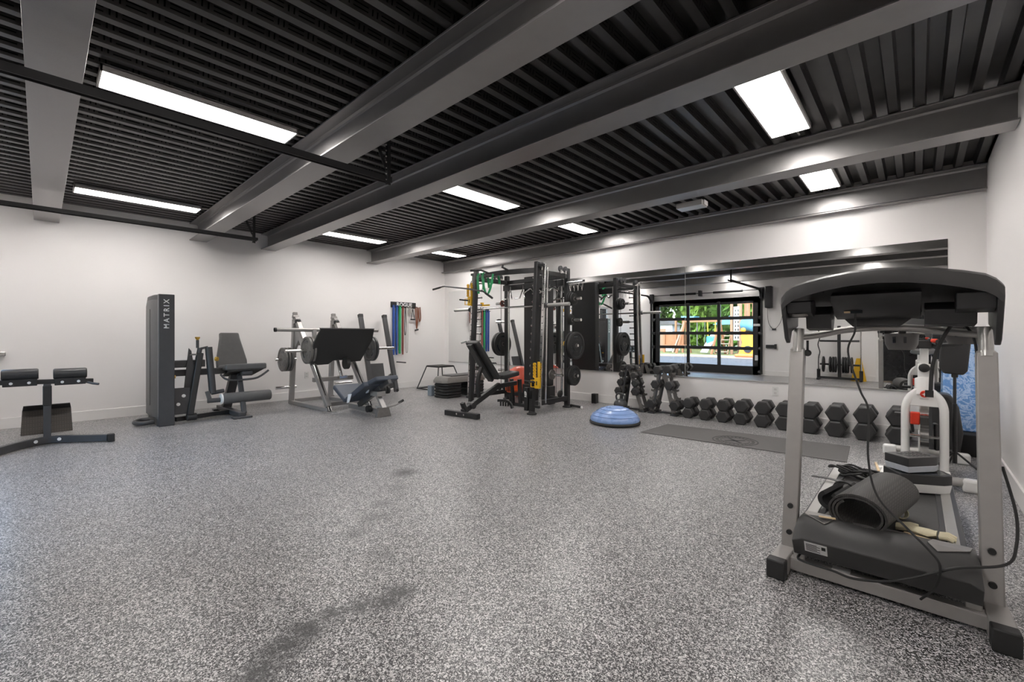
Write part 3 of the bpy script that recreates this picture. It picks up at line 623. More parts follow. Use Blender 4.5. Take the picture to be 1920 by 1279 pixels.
for px_, py_, nm in ((1690, 640, 'left'), (1806, 628, 'right')):
    c = onY(px_, py_, 3.10); r_ = .070
    n_ = 24
    m_ = MB(); R0 = []; R1 = []
    m_.lathe_closed((c.x, c.y, c.z-.045), (0,0,1), [(r_*.72, 0), (r_*.76, 0), (r_*.95, .03), (r_, .085), (r_-.004, .085), (r_*.9, .03), (r_*.72, .006)], 28)
    m_.lathe((c.x, c.y, c.z-.045), (0,0,1), [(0, 0), (r_*.76, 0), (r_*.76, .004), (0, .004)], 28)
    h_ = m_.build('cup_holder', 'grey_plastic', t)
    m_ = MB()
    for a in (-1.95, -1.35): m_.bar((c.x+r_*.985*math.cos(a), c.y+r_*.985*math.sin(a), c.z-.008), (c.x+r_*1.02*math.cos(a), c.y+r_*1.02*math.sin(a), c.z+.024), .010, .012, (math.cos(a), math.sin(a), 0))
    m_.build('slots', 'black_gloss', h_)
    MB().bar((c.x, c.y+.02, c.z+.035), (c.x+.01, c.y-.07, 1.235), .03, .012).build('holder_arm', 'grey_plastic', h_, bevel=.003)
# loose cables
cab = MB().tube(spline([(cm-.10, 2.86, 1.318), (cm-.10, 2.85, 1.22), onY(1590, 660, 2.80), onY(1612, 730, 2.76), onY(1628, 770, 2.72), onY(1628, 860, 2.66), onY(1645, 930, 2.6), onY(1700, 990, 2.52), onY(1740, 1030, 2.48), onY(1762, 1060, 2.47), onY(1755, 1100, 2.5), onY(1726, 1124, 2.545)]), .0045, 8)
cab.build('console_cable', 'rubber', label='thin black cable hanging from the treadmill console down over its motor hood', cat='cable')
MB().tube(spline([(UR+.045, 2.88, .62), (UR+.075, 2.80, .45), (UR+.07, 2.74, .33), (UR+.03, 2.64, .275), onY(1790, 1066, 2.50), onY(1720, 1082, 2.485), onY(1660, 1090, 2.49), onY(1600, 1085, 2.51), onY(1560, 1070, 2.53), onY(1500, 1050, 2.56), (hx0+.02, 2.60, .10)]), .0055, 8).build('extension_cord', 'rubber', label='black power cord wrapped around the treadmill right upright and along the motor hood', cat='cable')
MB().tube(spline([(cb-.12, 2.98, 1.26), onY(1800, 600, 2.96), onY(1782, 612, 2.95), onY(1760, 650, 2.94), onY(1748, 690, 2.93), onY(1745, 735, 2.92)]), .008, 10).box(*(lambda c: (c.x-.018, c.x+.012, c.y-.012, c.y+.012, c.z-.012, c.z+.02))(onY(1744, 740, 2.92))).build('plug_lead', 'rubber', label='thick black lead arching from the console to a plug before the bike', cat='cable')
MB().tube(spline([(cb-.1, 2.99, 1.25), onY(1828, 640, 2.97), onY(1836, 720, 2.95), onY(1843, 770, 2.9), (UR+.015, 2.86, .80)]), .0055, 8).build('upright_cable', 'rubber', label='black cable running down beside the treadmill right upright', cat='cable')

# ---- things lying on the treadmill
c0 = onZ(1608, 972, .305); a0 = onZ(1690, 912, .305); d = (a0-c0); d.z = 0; d = d.normalized(); L_ = .58
side = V((d.y, -d.x, 0)); zc = .215
pts = []
for i in range(60):
    a = -.35*PI+i*2*PI*2.35/60; r_ = .108-.020*i/60*1.6
    pts.append(V((0,0,zc+.108))+side*(-math.cos(a)*r_*1.12)+V((0,0,1))*(math.sin(a)*r_*.88))
tail = [V((0,0,zc+.006))+side*(-.19), V((0,0,zc+.004))+side*(-.13), V((0,0,zc+.005))+side*(-.06)]
o0 = V((c0.x, c0.y, 0))
m_ = MB(); pp = [o0+q+d*(L_/2) for q in tail+pts]
m_.strip(pp, L_, .010, d); m_.build('rolled_mat', 'tread_rubber', label='thick grey textured exercise mat rolled up on the treadmill belt', cat='mat')
c1 = onZ(1553, 935, .27); a1 = onZ(1612, 903, .27); d1 = (a1-c1); d1.z = 0; d1 = d1.normalized(); s1 = V((d1.y, -d1.x, 0))
m_ = MB(); o1 = V((c1.x+.0, c1.y, 0))
pts = [o1+d1*.16+s1*(-math.cos(a)*.042+.0)+V((0,0,.262+math.sin(a)*.042)) for a in [(-.35+1.7*i/22)*PI+PI for i in range(23)]]
m_.strip(pts, .32, .022, d1); t = thing('foam_bar_pad', 'small split black foam bar pad with a strap on the treadmill', 'pad', (o1.x, o1.y, .21))
m_.build('foam', 'foam_black', t)
MB().tube([o1+d1*.24+s1*(-math.cos(a)*.056)+V((0,0,.264+math.sin(a)*.054)) for a in [2*PI*i/20 for i in range(20)]], .006, 6, True).build('strap', 'rubber', t)
m_ = MB(); rnd = random.Random(3); cc = onZ(1603, 888, .23)
for k in range(9):
    a0_ = rnd.uniform(0, 6); rx, ry = rnd.uniform(.05, .12), rnd.uniform(.03, .06); ox, oy = rnd.uniform(-.05, .05), rnd.uniform(-.02, .04)
    m_.tube(spline([V((cc.x+ox+rx*math.cos(a0_+q_), cc.y+oy+ry*math.sin(a0_+q_), .215+k*.006+.012*math.sin(3*q_+k))) for q_ in [j_*.75 for j_ in range(8)]], 5), .007, 8)
m_.build('strap_bundle', 'rubber', label='tangled heap of black nylon straps on the far left of the treadmill deck', cat='strap')
m_ = MB(); cc = onZ(1555, 900, .222)
m_.strip([cc+V((-.10,.03,0)), cc+V((0,.02,.004)), cc+V((.10,-.02,.004))], .035, .005, (.2,1,0)).build('flat_strap', 'charcoal_steel', label='flat dark strap sticking out over the left rail of the treadmill', cat='strap')
# gloves
gc = onZ(1705, 980, .215)
t = thing('work_glove', 'cream leather work glove lying on the treadmill belt', 'glove', (gc.x, gc.y, .197))
gl = MB()
g0 = onZ(1690, 985, .225); g1 = onZ(1760, 1002, .225)
gd = (g1-g0); gd.z = 0; gd = gd.normalized(); gs = V((-gd.y, gd.x, 0))
gl.loft([[g0+gd*a+gs*(w_*math.cos(2*PI*k/14)+.01*math.sin(a*60))+V((0,0,-.006+h_*math.sin(2*PI*k/14)+.004*math.sin(k*2.1+a*90))) for k in range(14)] for a, w_, h_ in ((-.02,.020,.016),(0,.030,.018),(.03,.024,.014),(.06,.037,.018),(.10,.040,.016),(.13,.036,.012))]).build('palm', 'cream_leather', t)
for k in range(4): b0 = g0+gd*.14+gs*(-.03+k*.02)+V((0,0,-.006)); MB().tube([b0, b0+gd*.03+V((0,0,.006)), b0+gd*(.05+.008*(k % 2))+V((0,0,-.004))], [.011,.011,.008], 8).build('finger', 'cream_leather', t)
MB().tube([g0+gs*.025, g0+gs*.05+gd*.03, g0+gs*.055+gd*.06], [.011,.012,.008], 8).build('thumb', 'cream_leather', t)
gq = onZ(1688, 962, .225); MB().lathe_closed(gq, (.3,-1,.4), [(.026,-.03),(.03,-.03),(.034,.0),(.03,.03),(.026,.03),(.028,0)], 18).build('cuff', 'cream_leather', t)
s0 = onZ(1695, 1000, .203); s1_ = onZ(1765, 1022, .203)
MB().bar(s0+V((0,0,.006)), s1_+V((0,0,.006)), .016, .006).build('wooden_stick', 'wood_stick', label='short pale wooden slat beside the glove on the treadmill', cat='slat')
s0 = onZ(1540, 972, .285); s1_ = onZ(1562, 975, .285)
MB().bar(s0+V((-.01,0,.008)), s1_+V((.01,0,.008)), .014, .005).build('wooden_stick', 'wood_stick', label='pale wooden slat tip under the rolled mat on the motor hood', cat='slat')
# dumbbell trays
def tray(c, rz, L1, W1, z0, zs, top, lab_, mats):
    t = thing('dumbbell_tray', lab_, 'tray', (c[0], c[1], z0)); Mx = Matrix.Translation((c[0], c[1], 0)) @ Matrix.Rotation(rz, 4, 'Z')
    def outl(w_, l_, z): return [(x, y, z) for x, y in [(w_*.5*sx*a, l_*.5*b_) for sx, a, b_ in ((-1,1,-1),(1,1,-1),(1,1,.55),(1,.75,.9),(1,.3,1),(-1,.3,1),(-1,.75,.9),(-1,1,.55))]]
    z = z0
    for k, (h_, mt, nm) in enumerate(zip(zs, mats, ('lower_shell', 'upper_shell'))):
        MB(Mx).loft([outl(W1*(.94+.06*k), L1*(.94+.06*k), z), outl(W1, L1, z+h_)]).build(nm, mt, t, bevel=.004); z += h_
    if top == 'slots':
        m_ = MB(Mx)
        for i in range(2):
            for j in range(6): m_.box(-W1*.28+i*W1*.32, -W1*.05+i*W1*.32, -L1*.3+j*L1*.11, -L1*.3+j*L1*.11+.008, z, z+.002)
        m_.build('vent_slots', 'window_dark', t)
    else:
        MB(Mx).loft([outl(W1*.85, L1*.85, z), outl(W1*.85, L1*.85, z+.001)]).build('recess', 'window_dark', t)
    return z
tb = onZ(1725, 925, .205)
z1 = tray((tb.x-.005, tb.y+.10), R(-62), .30, .19, .206, (.055, .06), 'recess', 'lower black and white moulded dumbbell tray, open at the top, on the treadmill', ('white_gloss', 'dark_plastic'))
z2 = tray((tb.x-.03, tb.y+.11), R(-40), .26, .155, z1+.006, (.04, .055), 'slots', 'upper black and grey slotted dumbbell tray tilted on the one below', ('cloth_white', 'dark_plastic'))
wb_ = onZ(1668, 905, .21)
MB().box(wb_.x-.05, wb_.x+.045, wb_.y+.0, wb_.y+.14, .206, .275).box(wb_.x-.02, wb_.x+.045, wb_.y+.06, wb_.y+.14, .27, .30).build('white_box', 'white_gloss', bevel=.006, label='small glossy white plastic box left of the dumbbell trays', cat='box')
cq = onZ(1645, 888, .23); MB().lathe_closed(cq, (.1,.2,1), [(.028,-.012),(.038,-.012),(.04,0),(.038,.016),(.03,.016),(.026,0)], 20).build('tape_roll', 'pale_cord', label='cream coiled cord ring behind the rolled mat', cat='cord')
MB().bar(onZ(1642, 868, .23), onZ(1648, 884, .235), .014, .012).build('wooden_peg', 'wood_stick', label='short upright wooden peg behind the straps on the treadmill', cat='peg')

# =================================================================== SPIN BIKE
t = thing('exercise_bike', 'white indoor cycling bike with red trim behind the treadmill', 'exercise bike', (.05, 5.3, 0))
BX = .045
fr_ = MB()
for X in (BX-.115, BX+.115):
    fr_.tube(spline([(X, 4.84, .10), (X, 4.86, .35), (X, 4.88, .54), (X*.97+BX*.03, 4.89, .62), (X*.75+BX*.25, 4.91, .69), (X*.3+BX*.7, 4.93, .745)], 5), .028, 14)
fr_.tube([(BX, 4.92, .70), (BX, 4.97, .84)], .06, 16)
fr_.loft([[(BX-w_, 4.88+dy, z), (BX+w_, 4.88+dy, z), (BX+w_, 4.94+dy, z), (BX-w_, 4.94+dy, z)] for z, w_, dy in ((.62, .13, 0), (.70, .10, .01), (.76, .05, .02))])
fr_.build('fork', 'white_gloss', t, bevel=.006)

e_ = MB().cyl((BX+.0, 4.885, .725), (BX, 4.862, .72), .026, 22).build('emblem_disc', 'red', t)
m_ = MB()
for k in range(4):
    a = k*PI/2; m_.prism([(BX+.018*math.cos(a), 4.8605, .72+.018*math.sin(a)), (BX+.005*math.cos(a+PI/4), 4.8605, .72+.005*math.sin(a+PI/4)), (BX, 4.8605, .72), (BX+.005*math.cos(a-PI/4), 4.8605, .72+.005*math.sin(a-PI/4))], (0,-.002,0))
m_.build('emblem_star', 'letters', e_)
MB().bar((BX, 4.98, .76), (BX, 5.03, 1.12), .055, .045, (0,1,0)).bar((BX, 4.965, .80), (BX, 4.99, .96), .08, .06, (0,1,0)).build('handlebar_post', 'white_gloss', t, bevel=.008)
k_ = MB(); k_.lathe((BX, 4.955, .93), (0,-1,0), [(.0,.045),(.018,.045),(.034,.035),(.036,.015),(.02,.01),(.012,0)], 16).build('adjust_knob', 'rubber', t)
MB().tube(spline([(BX-.22, 4.80, 1.16), (BX-.20, 4.90, 1.13), (BX-.12, 5.0, 1.12), (BX, 5.03, 1.12), (BX+.12, 5.0, 1.12), (BX+.20, 4.9, 1.13), (BX+.22, 4.80, 1.16)], 5), .016, 12).tube([(BX-.08, 4.9, 1.15), (BX-.08, 5.1, 1.13)], .015, 10).tube([(BX+.08, 4.9, 1.15), (BX+.08, 5.1, 1.13)], .015, 10).build('handlebar', 'rubber', t)
for a in (-.075, .06): MB().cbox((BX+a, 4.93, 1.155), (.045, .05, .03)).build('red_grip_pad', 'red', t, bevel=.01)
MB().cbox((BX, 5.0, 1.125), (.09, .09, .07)).build('stem_clamp', 'rubber', t, bevel=.01)
MB().bar((BX, 4.90, .72), (BX, 5.62, .28), .06, .09).bar((BX, 5.28, .45), (BX, 5.72, .86), .06, .07).bar((BX, 5.62, .28), (BX, 5.80, .08), .07, .09).build('main_frame', 'white_gloss', t, bevel=.01)
MB().cyl((BX-.02, 4.98, .36), (BX+.02, 4.98, .36), .235, 48).build('flywheel', 'charcoal_steel', t)
MB().ring((BX, 4.98, .36), (1,0,0), .243, .21, .05, 48).build('flywheel_rim', 'chrome', t)
MB().cbox((BX-.055, 4.88, .52), (.06, .06, .10)).build('brake_box', 'red', t, bevel=.008, label='bright red brake housing')
MB().cyl((BX-.12, 4.98, .36), (BX+.12, 4.98, .36), .014, 12).build('axle', 'chrome', t)
MB().prism([(BX+.06, 4.95, .26), (BX+.06, 5.5, .22), (BX+.06, 5.55, .40), (BX+.06, 5.0, .47)], (.03,0,0)).build('belt_guard', 'dark_plastic', t, bevel=.01)
MB().bar((BX+.10, 5.42, .32), (BX+.115, 5.5, .17), .02, .03).cbox((BX+.17, 5.5, .16), (.09, .1, .03)).build('crank_pedal', 'rubber', t, bevel=.004)
MB().bar((BX-.07, 5.42, .32), (BX-.085, 5.34, .47), .02, .03).cbox((BX-.15, 5.34, .48), (.09, .1, .03)).build('crank_pedal', 'rubber', t, bevel=.004)
MB().bar((BX, 5.68, .80), (BX, 5.72, 1.02), .04, .04).build('seat_post', 'chrome', t)
MB().loft([[(BX-w_, y, z), (BX+w_, y, z), (BX+w_*.8, y, z+.045), (BX-w_*.8, y, z+.045)] for y, w_, z in ((5.48, .02, 1.02), (5.60, .035, 1.015), (5.72, .09, 1.02), (5.80, .10, 1.03), (5.84, .07, 1.03))]).build('saddle', 'vinyl_black', t, bevel=.012)
for y, nm in ((4.82, 'front'), (5.83, 'rear')):
    x0, x1 = BX-.30, BX+.32
    MB().cyl((x0+.02, y, .065), (x1-.02, y, .065), .034, 16).build('stabiliser', 'light_silver', t)
    for a, b_ in ((x0, x0+.11), (x1-.11, x1)): MB().box(a, b_, y-.04, y+.04, 0, .10).build('stabiliser_cap', 'white_gloss', t, bevel=.02, seg=3)
MB().box(BX-.15, BX+.15, 4.79, 4.87, .09, .13).build('fork_base', 'white_gloss', t, bevel=.01)

# tripod stand with a black pad
sx, sy = onZ(1788, 848).x, onZ(1788, 848).y
sx, sy = .235, 5.25
t = thing('tripod_stand', 'black tripod stand carrying a dark tapered pad beside the white bike', 'stand', (sx, sy, 0))
MB().cyl((sx, sy, .12), (sx, sy, .95), .011, 12).cyl((sx, sy, .12), (sx, sy, .62), .016, 12).build('pole', 'black_steel', t)
for a in (R(-20), R(100), R(220)): MB().cyl((sx, sy, .22), (sx+.24*math.cos(a), sy+.24*math.sin(a), .01), .008, 8).build('leg', 'black_steel', t)
MB().cbox((sx, sy, .86), (.04, .04, .035)).build('collar', 'rubber', t, bevel=.006)
pc = onY(1790, 690, sy-.02)
MB().prism([(sx-.095, sy-.03, .93), (sx-.07, sy-.03, .875), (sx+.05, sy-.03, .865), (sx+.075, sy-.03, .90), (sx+.10, sy-.03, 1.20), (sx-.085, sy-.03, 1.22)], (0,.05,0)).build('pad', 'vinyl_black', t, bevel=.012)
# dark bag / case behind bike
MB().loft([[(.08, 6.0, z), (.08+w_, 6.0, z), (.08+w_, 6.25, z), (.08, 6.25, z)] for z, w_ in ((0, .22), (.25, .25), (.5, .22), (.62, .16))]).build('black_case', 'vinyl_black', bevel=.03, seg=3, label='black soft case on the floor between the bike and the blue foam board', cat='bag')
# blue board on black box
bb = thing('plyo_box', 'low black foam box in the corner under the blue board', 'box', (.36, 6.42, 0))
MB().box(.17, .50, 6.24, 6.62, 0, .21).build('box', 'foam_black', bb, bevel=.008)
MB().loft([[(x, y, z) for x, y in ((.20+i, y0), (.51-i*.6, y0), (.51-i*.6, y0+.05), (.20+i, y0+.05))] for z, y0, i in ((.213, 6.42, 0), (.5, 6.48, 0), (.8, 6.55, .005), (1.05, 6.60, .02), (1.22, 6.64, .06))]).build('foam_board', 'blue_marble', bevel=.015, seg=3, label='blue marbled foam board leaning upright in the corner on the black box', cat='board')

# =================================================================== DUMBBELLS
def hexpts(c, w, h, y, k=1.0): return [(c[0]+x*k, y, c[1]+z*k) for x, z in ((-w/2,0),(-w/4,h/2),(w/4,h/2),(w/2,0),(w/4,-h/2),(-w/4,-h/2))]
def dumbbell(c, L_, w, label, group, Mx=None):          # axis along Y, c is the centre
    h = w*.87; t = thing('hex_dumbbell', label, 'dumbbell', (c[0], c[1], c[2]-h/2), group); hl = L_*.36; y0 = c[1]-L_/2; y1 = c[1]+L_/2; ch = w*.1
    for a, b_ in ((y0, y0+hl), (y1-hl, y1)):
        MB().loft([hexpts((c[0], c[2]), w, h, a, .82), hexpts((c[0], c[2]), w, h, a+ch*.7), hexpts((c[0], c[2]), w, h, b_-ch*.7), hexpts((c[0], c[2]), w, h, b_, .82)]).build('head', 'hex_rubber', t, bevel=w*.02, seg=1)
    MB().cyl((c[0], y0+hl, c[2]), (c[0], y1-hl, c[2]), .017, 14).build('handle', 'chrome', t)
    return t
ordn = ['first', 'second', 'third', 'fourth', 'fifth', 'sixth', 'seventh', 'eighth', 'ninth', 'tenth']
for i, px_ in enumerate((1288, 1319.5, 1353, 1387, 1427, 1468, 1516, 1565, 1620, 1684)):
    w = .162+.0072*i; h = w*.87; X = onY(px_, 700, 6.34).x; L_ = .30+.006*i
    for k in (0, 1):
        dumbbell((X+(.004 if k else 0), 6.34+L_/2+.012*k, h/2+k*h), L_, w, '%s hex dumbbell of the %s stack from the left under the mirror' % (('lower', 'upper')[k], ordn[i]), 'hex dumbbells stacked along the mirror wall')
# A-frame racks
def arack(xl, xr, xt, y0, y1, top, lab_, tiers):
    t = thing('dumbbell_rack', lab_, 'dumbbell rack', ((xl+xr)/2, y0, 0), 'A-frame dumbbell racks')
    for y in (y0, y1):
        nm = 'front_frame' if y == y0 else 'rear_frame'
        for s_, xb in ((-1, xl), (1, xr)):
            poly = []; n = len(tiers)
            x_t = xt+s_*.03
            def P(z, off): k = z/top; x = xb+(x_t-xb)*k; return (x+s_*off, y, z)
            pts = [P(.03, -.03)]; z = .06
            pts.append(P(.03, .035))
            for tz in tiers:
                pts += [P(tz-.05, .03), P(tz-.035, .075), P(tz-.005, .08), P(tz-.015, .045), P(tz+.015, .025), P(tz+.03, .03)]
            pts += [P(top, .02), P(top, -.03)]
            MB().prism(pts, (0,.012,0)).build(nm, 'iron_grey', t, bevel=.001)
            MB().box(xb-.05, xb+.05, y-.03, y+.06, 0, .03).build('foot', 'black_steel', t, bevel=.004)
        MB().bar((xl+.03, y-.012, .06), (xt, y-.012, top+.02), .03, .012, (0,1,0)).build('front_strut', 'charcoal_steel', t, bevel=.002)
    for xb in (xl, xr): MB().box(xb-.02, xb+.02, y0, y1, .01, .04).build('base_bar', 'black_steel', t)
    MB().box(xl, xr, (y0+y1)/2-.02, (y0+y1)/2+.02, .012, .03).build('base_cross_bar', 'black_steel', t)
def rackbells(data, y, L0, side, grp, which):
    for i, (px_, py_, w) in enumerate(data):
        c = onY(px_, py_, y-.02)
        dumbbell((c.x, y-.02+L0/2, c.z), L0, w, 'hex dumbbell %s down the %s slope of the %s dumbbell rack' % (['first', 'second', 'third', 'fourth'][i], side, which), grp)
A0, A1 = 6.38, 6.56
arack(onY(1162,700,A0).x, onY(1193,700,A0).x+.10, onY(1176,700,A0).x, A0, A1, .70, 'narrow grey A-frame dumbbell rack beside the power rack', (.12, .28, .40, .52, .64))
rackbells(((1167,689,.09),(1164.5,702,.10),(1161.5,717,.115),(1157.5,733,.13)), A0-.03, .24, 'left', 'dumbbells on the racks', 'left')
rackbells(((1180,690,.09),(1187,704,.105),(1189,719,.12),(1189,735,.135)), A0-.03, .24, 'right', 'dumbbells on the racks', 'left')
arack(onY(1221,700,A0).x, onY(1264,700,A0).x, onY(1241,700,A0).x, A0, A1+.02, .66, 'grey A-frame dumbbell rack next to the floor dumbbells', (.12, .26, .38, .50, .60))
rackbells(((1231,694,.135),(1227,721,.14),(1219,757,.15)), A0-.03, .27, 'left', 'dumbbells on the racks', 'right')
rackbells(((1250,693,.135),(1253,724,.145),(1263,762,.16)), A0-.03, .27, 'right', 'dumbbells on the racks', 'right')
kb = onZ(1172, 768)
t = thing('kettlebell', 'dark iron kettlebell at the foot of the narrow dumbbell rack', 'kettlebell', (kb.x+.02, 6.22, 0))
MB().ball((kb.x+.02, 6.22, .10), .105, 24, .92).build('ball', 'charcoal_steel', t)
MB().tube(spline([(kb.x-.04, 6.22, .17), (kb.x-.055, 6.22, .23), (kb.x-.02, 6.22, .275), (kb.x+.06, 6.22, .275), (kb.x+.095, 6.22, .23), (kb.x+.08, 6.22, .17)], 5), .014, 10).build('handle', 'charcoal_steel', t)
# bosu ball
bc = V((-3.02, 5.32, 0))
t = thing('balance_trainer', 'blue half-dome balance trainer on the floor in front of the dumbbell racks', 'balance ball', bc)
MB().lathe(bc, (0,0,1), [(0,.0),(.30,.0),(.335,.01),(.34,.03),(.33,.045),(.0,.045)], 48).build('base', 'rubber', t)
MB().lathe(bc+V((0,0,.045)), (0,0,1), [(.325,0),(.33,.02),(.318,.05),(.27,.10),(.20,.145),(.13,.17),(.06,.182),(0,.185)], 48).build('dome', 'bosu_blue', t)
m_ = MB()
for r_, z in ((.302,.075),(.25,.115),(.19,.151),(.12,.173)): m_.tube([bc+V((r_*math.cos(2*PI*k/40), r_*math.sin(2*PI*k/40), .045+z)) for k in range(40)], .0035, 6, True)
m_.build('dome_ridges', 'bosu_blue', t)
# floor mat with emblem
t = thing('floor_mat', 'long thin grey exercise mat with round emblem in front of the dumbbells', 'mat', (-1.5, 5.45, 0))
q = [onZ(1201, 811), onZ(1252, 796), onZ(1594, 838), onZ(1588, 868)]
q = [V((a.x, a.y, .001)) for a in q]
MB().prism(q, (0,0,.007)).build('sheet', 'mat_grey', t, bevel=.002)
ec = onZ(1378, 826, .009); m_ = MB()
m_.ring(ec, (0,0,1), .235, .222, .0012, 40).ring(ec, (0,0,1), .15, .142, .0012, 36)
for k in range(28): a = 2*PI*k/28; m_.bar(ec+V((.168*math.cos(a), .168*math.sin(a), 0)), ec+V((.20*math.cos(a), .20*math.sin(a), 0)), .014, .0012)
m_.bar(ec+V((-.08,-.08,0)), ec+V((.08,.08,0)), .03, .0012).bar(ec+V((-.08,.08,0)), ec+V((.08,-.08,0)), .03, .0012).build('emblem', 'rubber', t)

# =================================================================== POWER RACK (smith frame)
KL, KR, KF, KB = -5.66, -4.28, 5.06, 5.97
t = rack = thing('power_rack', 'tall black cable and smith machine rack in front of the mirror', 'power rack', ((KL+KR)/2, 5.5, 0))
for X in (KL, KR):
    s_ = -1 if X == KL else 1
    MB().bar((X, KF, .02), (X, KF+.13, 2.33), .065, .075, (0,1,0)).build('front_post', 'black_steel', t, bevel=.006)
    MB().bar((X, KB, .02), (X, KB, 2.31), .075, .075, (0,1,0)).build('rear_post', 'black_steel', t, bevel=.006)
    for y in (KF, KB): MB().lathe((X, y, 0), (0,0,1), [(.0,0),(.075,0),(.078,.015),(.05,.03),(.045,.05),(0,.05)], 22).build('foot_disc', 'rubber', t)
    MB().bar((X, KF, .15), (X, KB, .15), .06, .075).build('base_beam', 'black_steel', t, bevel=.005)
    MB().bar((X, KF+.12, 2.18), (X, KB, 2.18), .06, .075).build('top_beam', 'black_steel', t, bevel=.005)
    xr_ = X+s_*.115
    rl = MB().bar((xr_, KF+.05, .10), (xr_, KF+.17, 2.28), .05, .03, (0,1,0)).build('slotted_rail', 'chrome', t, bevel=.003, label='chrome rail with a column of holes')
    hl = MB()
    for k in range(20):
        z = .18+k*.1; y = KF+.05+.12*(z-.1)/2.18-.0165
        MB().cyl((xr_, y+.004, z), (xr_, y-.002, z), .008, 8).build('rail_hole', 'black_steel', rl)
    MB().bar((X+s_*.0, KF+.03, .12), (xr_+s_*.02, KF+.03, .12), .05, .04).bar((X, KF+.14, 2.27), (xr_+s_*.02, KF+.14, 2.27), .05, .04).build('rail_bracket', 'black_steel', t, bevel=.004)
    MB().cyl((xr_, KF+.19, .16), (xr_, KF+.24, 2.24), .013, 12).build('guide_rod', 'chrome', t)
    for k in range(15):
        z = .35+k*.125; y = KF+.13*z/2.33
        MB().cyl((X-s_*.02, y+.05, z), (X-s_*.10, y+.05, z), .011, 10).lathe((X-s_*.10, y+.05, z), (-s_,0,0), [(0,0),(.017,0),(.017,.012),(0,.014)], 12).build('safety_peg', 'chrome', t)
    # rear storage pegs
    for z in ((1.80, 1.45, 1.03, .535)): MB().cyl((X, KB, z), (X+s_*(.28 if z > 1.2 else .22), KB, z), .024, 16).build('storage_peg', 'chrome', t)
    for y_, n_ in ((KB-.25, 'a'), (KB-.12, 'b'), (KF+.17, 'c')):
        MB().ring((X+s_*.05, y_, 2.275), (1,0,0), .05, .02, .025, 22).cyl((X+s_*.03, y_, 2.275), (X+s_*.07, y_, 2.275), .02, 12).build('pulley', 'charcoal_steel', t)
        MB().bar((X+s_*.05, y_, 2.2), (X+s_*.05, y_, 2.29), .035, .03, (0,1,0)).build('pulley_bracket', 'chrome', t)
    MB().ring((X-s_*.0, KB-.2, .235), (1,0,0), .05, .015, .03, 22).ring((X-s_*.05, KB-.12, .235), (1,0,0), .05, .015, .03, 22).build('low_pulley', 'rubber', t)
    MB().cyl((X+s_*.04, KB-.12, .25), (X+s_*.04, KB-.12, 2.27), .004, 6).cyl((X-s_*.06, KB-.22, .25), (X-s_*.06, KB-.22, 2.2), .004, 6).build('cable', 'black_gloss', t)
    MB().cyl((X-s_*.08, KB-.04, .22), (X-s_*.08, KB-.04, 2.14), .016, 12).build('chrome_rod', 'chrome', t)
cb_ = spline([(KL, KF+.13, 2.20), (KL+.3, KF+.03, 2.20), ((KL+KR)/2, KF-.03, 2.20), (KR-.3, KF+.03, 2.20), (KR, KF+.13, 2.20)], 5)
MB().strip(cb_, .075, .055, (0,0,1)).build('curved_top_beam', 'black_steel', t, bevel=.004)
MB().bar((KL, KB, 2.18), (KR, KB, 2.18), .07, .07).build('rear_cross_beam', 'black_steel', t, bevel=.005)
MB().bar((KL, KB, .12), (KR, KB, .12), .06, .07).build('rear_base_beam', 'black_steel', t, bevel=.005)
MB().bar((KL, KB-.1, 2.07), (KR, KB-.1, 2.07), .02, .10).build('attachment_rail', 'black_steel', t, bevel=.003)
for s_ in (-1, 1):
    c = (KL+KR)/2+s_*.22
    MB().tube([(c, KF, 2.22), (c+s_*.02, KF-.18, 2.26), (c+s_*.15, KF-.30, 2.25)], .016, 12).build('pull_up_handle', 'rubber', t)
MB().box(-5.22, -4.66, KB-.02, KB+.13, .32, 2.25).build('weight_shroud', 'black_steel', t, bevel=.01)
MB().box(-5.25, -4.63, KB-.03, KB+.14, 0, .315).build('lower_shroud', 'black_steel', t, bevel=.01)
for k, (xx, zz, w_) in enumerate(((-4.45, .23, .03),)): MB().box(KR-.03, KR+.03, KF-.036, KF-.030, .24, .36).build('maker_plate', 'black_gloss', t)
q = onY(995, 741, KF-.04)
text('rack_lettering', 'REP', .055, axes((KR-.085, KF-.045, .30), (0,0,1), (-1,0,0)), 'letters', t, .0015, .0015)
MB().box(KR-.12, KR-.05, KF-.043, KF+.02, .05, .40).build('front_gusset', 'black_steel', t, bevel=.004)
# yellow spotter catches
def catch(x, y, z, s_, lab):
    t = thing('safety_catch', lab, 'rack attachment', (x, y, z), 'yellow rack catches')
    MB().box(x-.035, x+.05, y-.05, y+.0, z, z+.16).build('catch_body', 'yellow', t, bevel=.006)
    m_ = MB()
    for k in range(5):
        zc = z+.18+k*.045; m_.ring((x-.045, y-.03, zc), (0,1,0), .026, .011, .02, 14)
    m_.build('catch_links', 'yellow', t)
    MB().box(x+.01, x+.05, y-.03, y-.01, z+.16, z+.40).build('upright_plate', 'yellow', t, bevel=.003)
    MB().tube([(x-.03, y-.04, z+.12), (x-.09, y-.06, z+.12), (x-.09, y-.06, z+.02), (x-.03, y-.04, z+.02)], .009, 8).build('handle_loop', 'yellow', t)
    MB().cyl((x-.02, y-.04, z+.09), (x-.17, y-.12, z+.11), .013, 12).build('spotter_arm', 'rubber', t)
    MB().box(x+.0, x+.02, y-.052, y-.049, z+.05, z+.11).build('catch_mark', 'rubber', t)
catch(KR+.10, KF+.03, .40, 1, 'yellow safety catch low on the right front rail of the power rack')
catch(KL-.13, KF+.12, 1.72, -1, 'yellow safety catch high on the left front rail of the power rack')
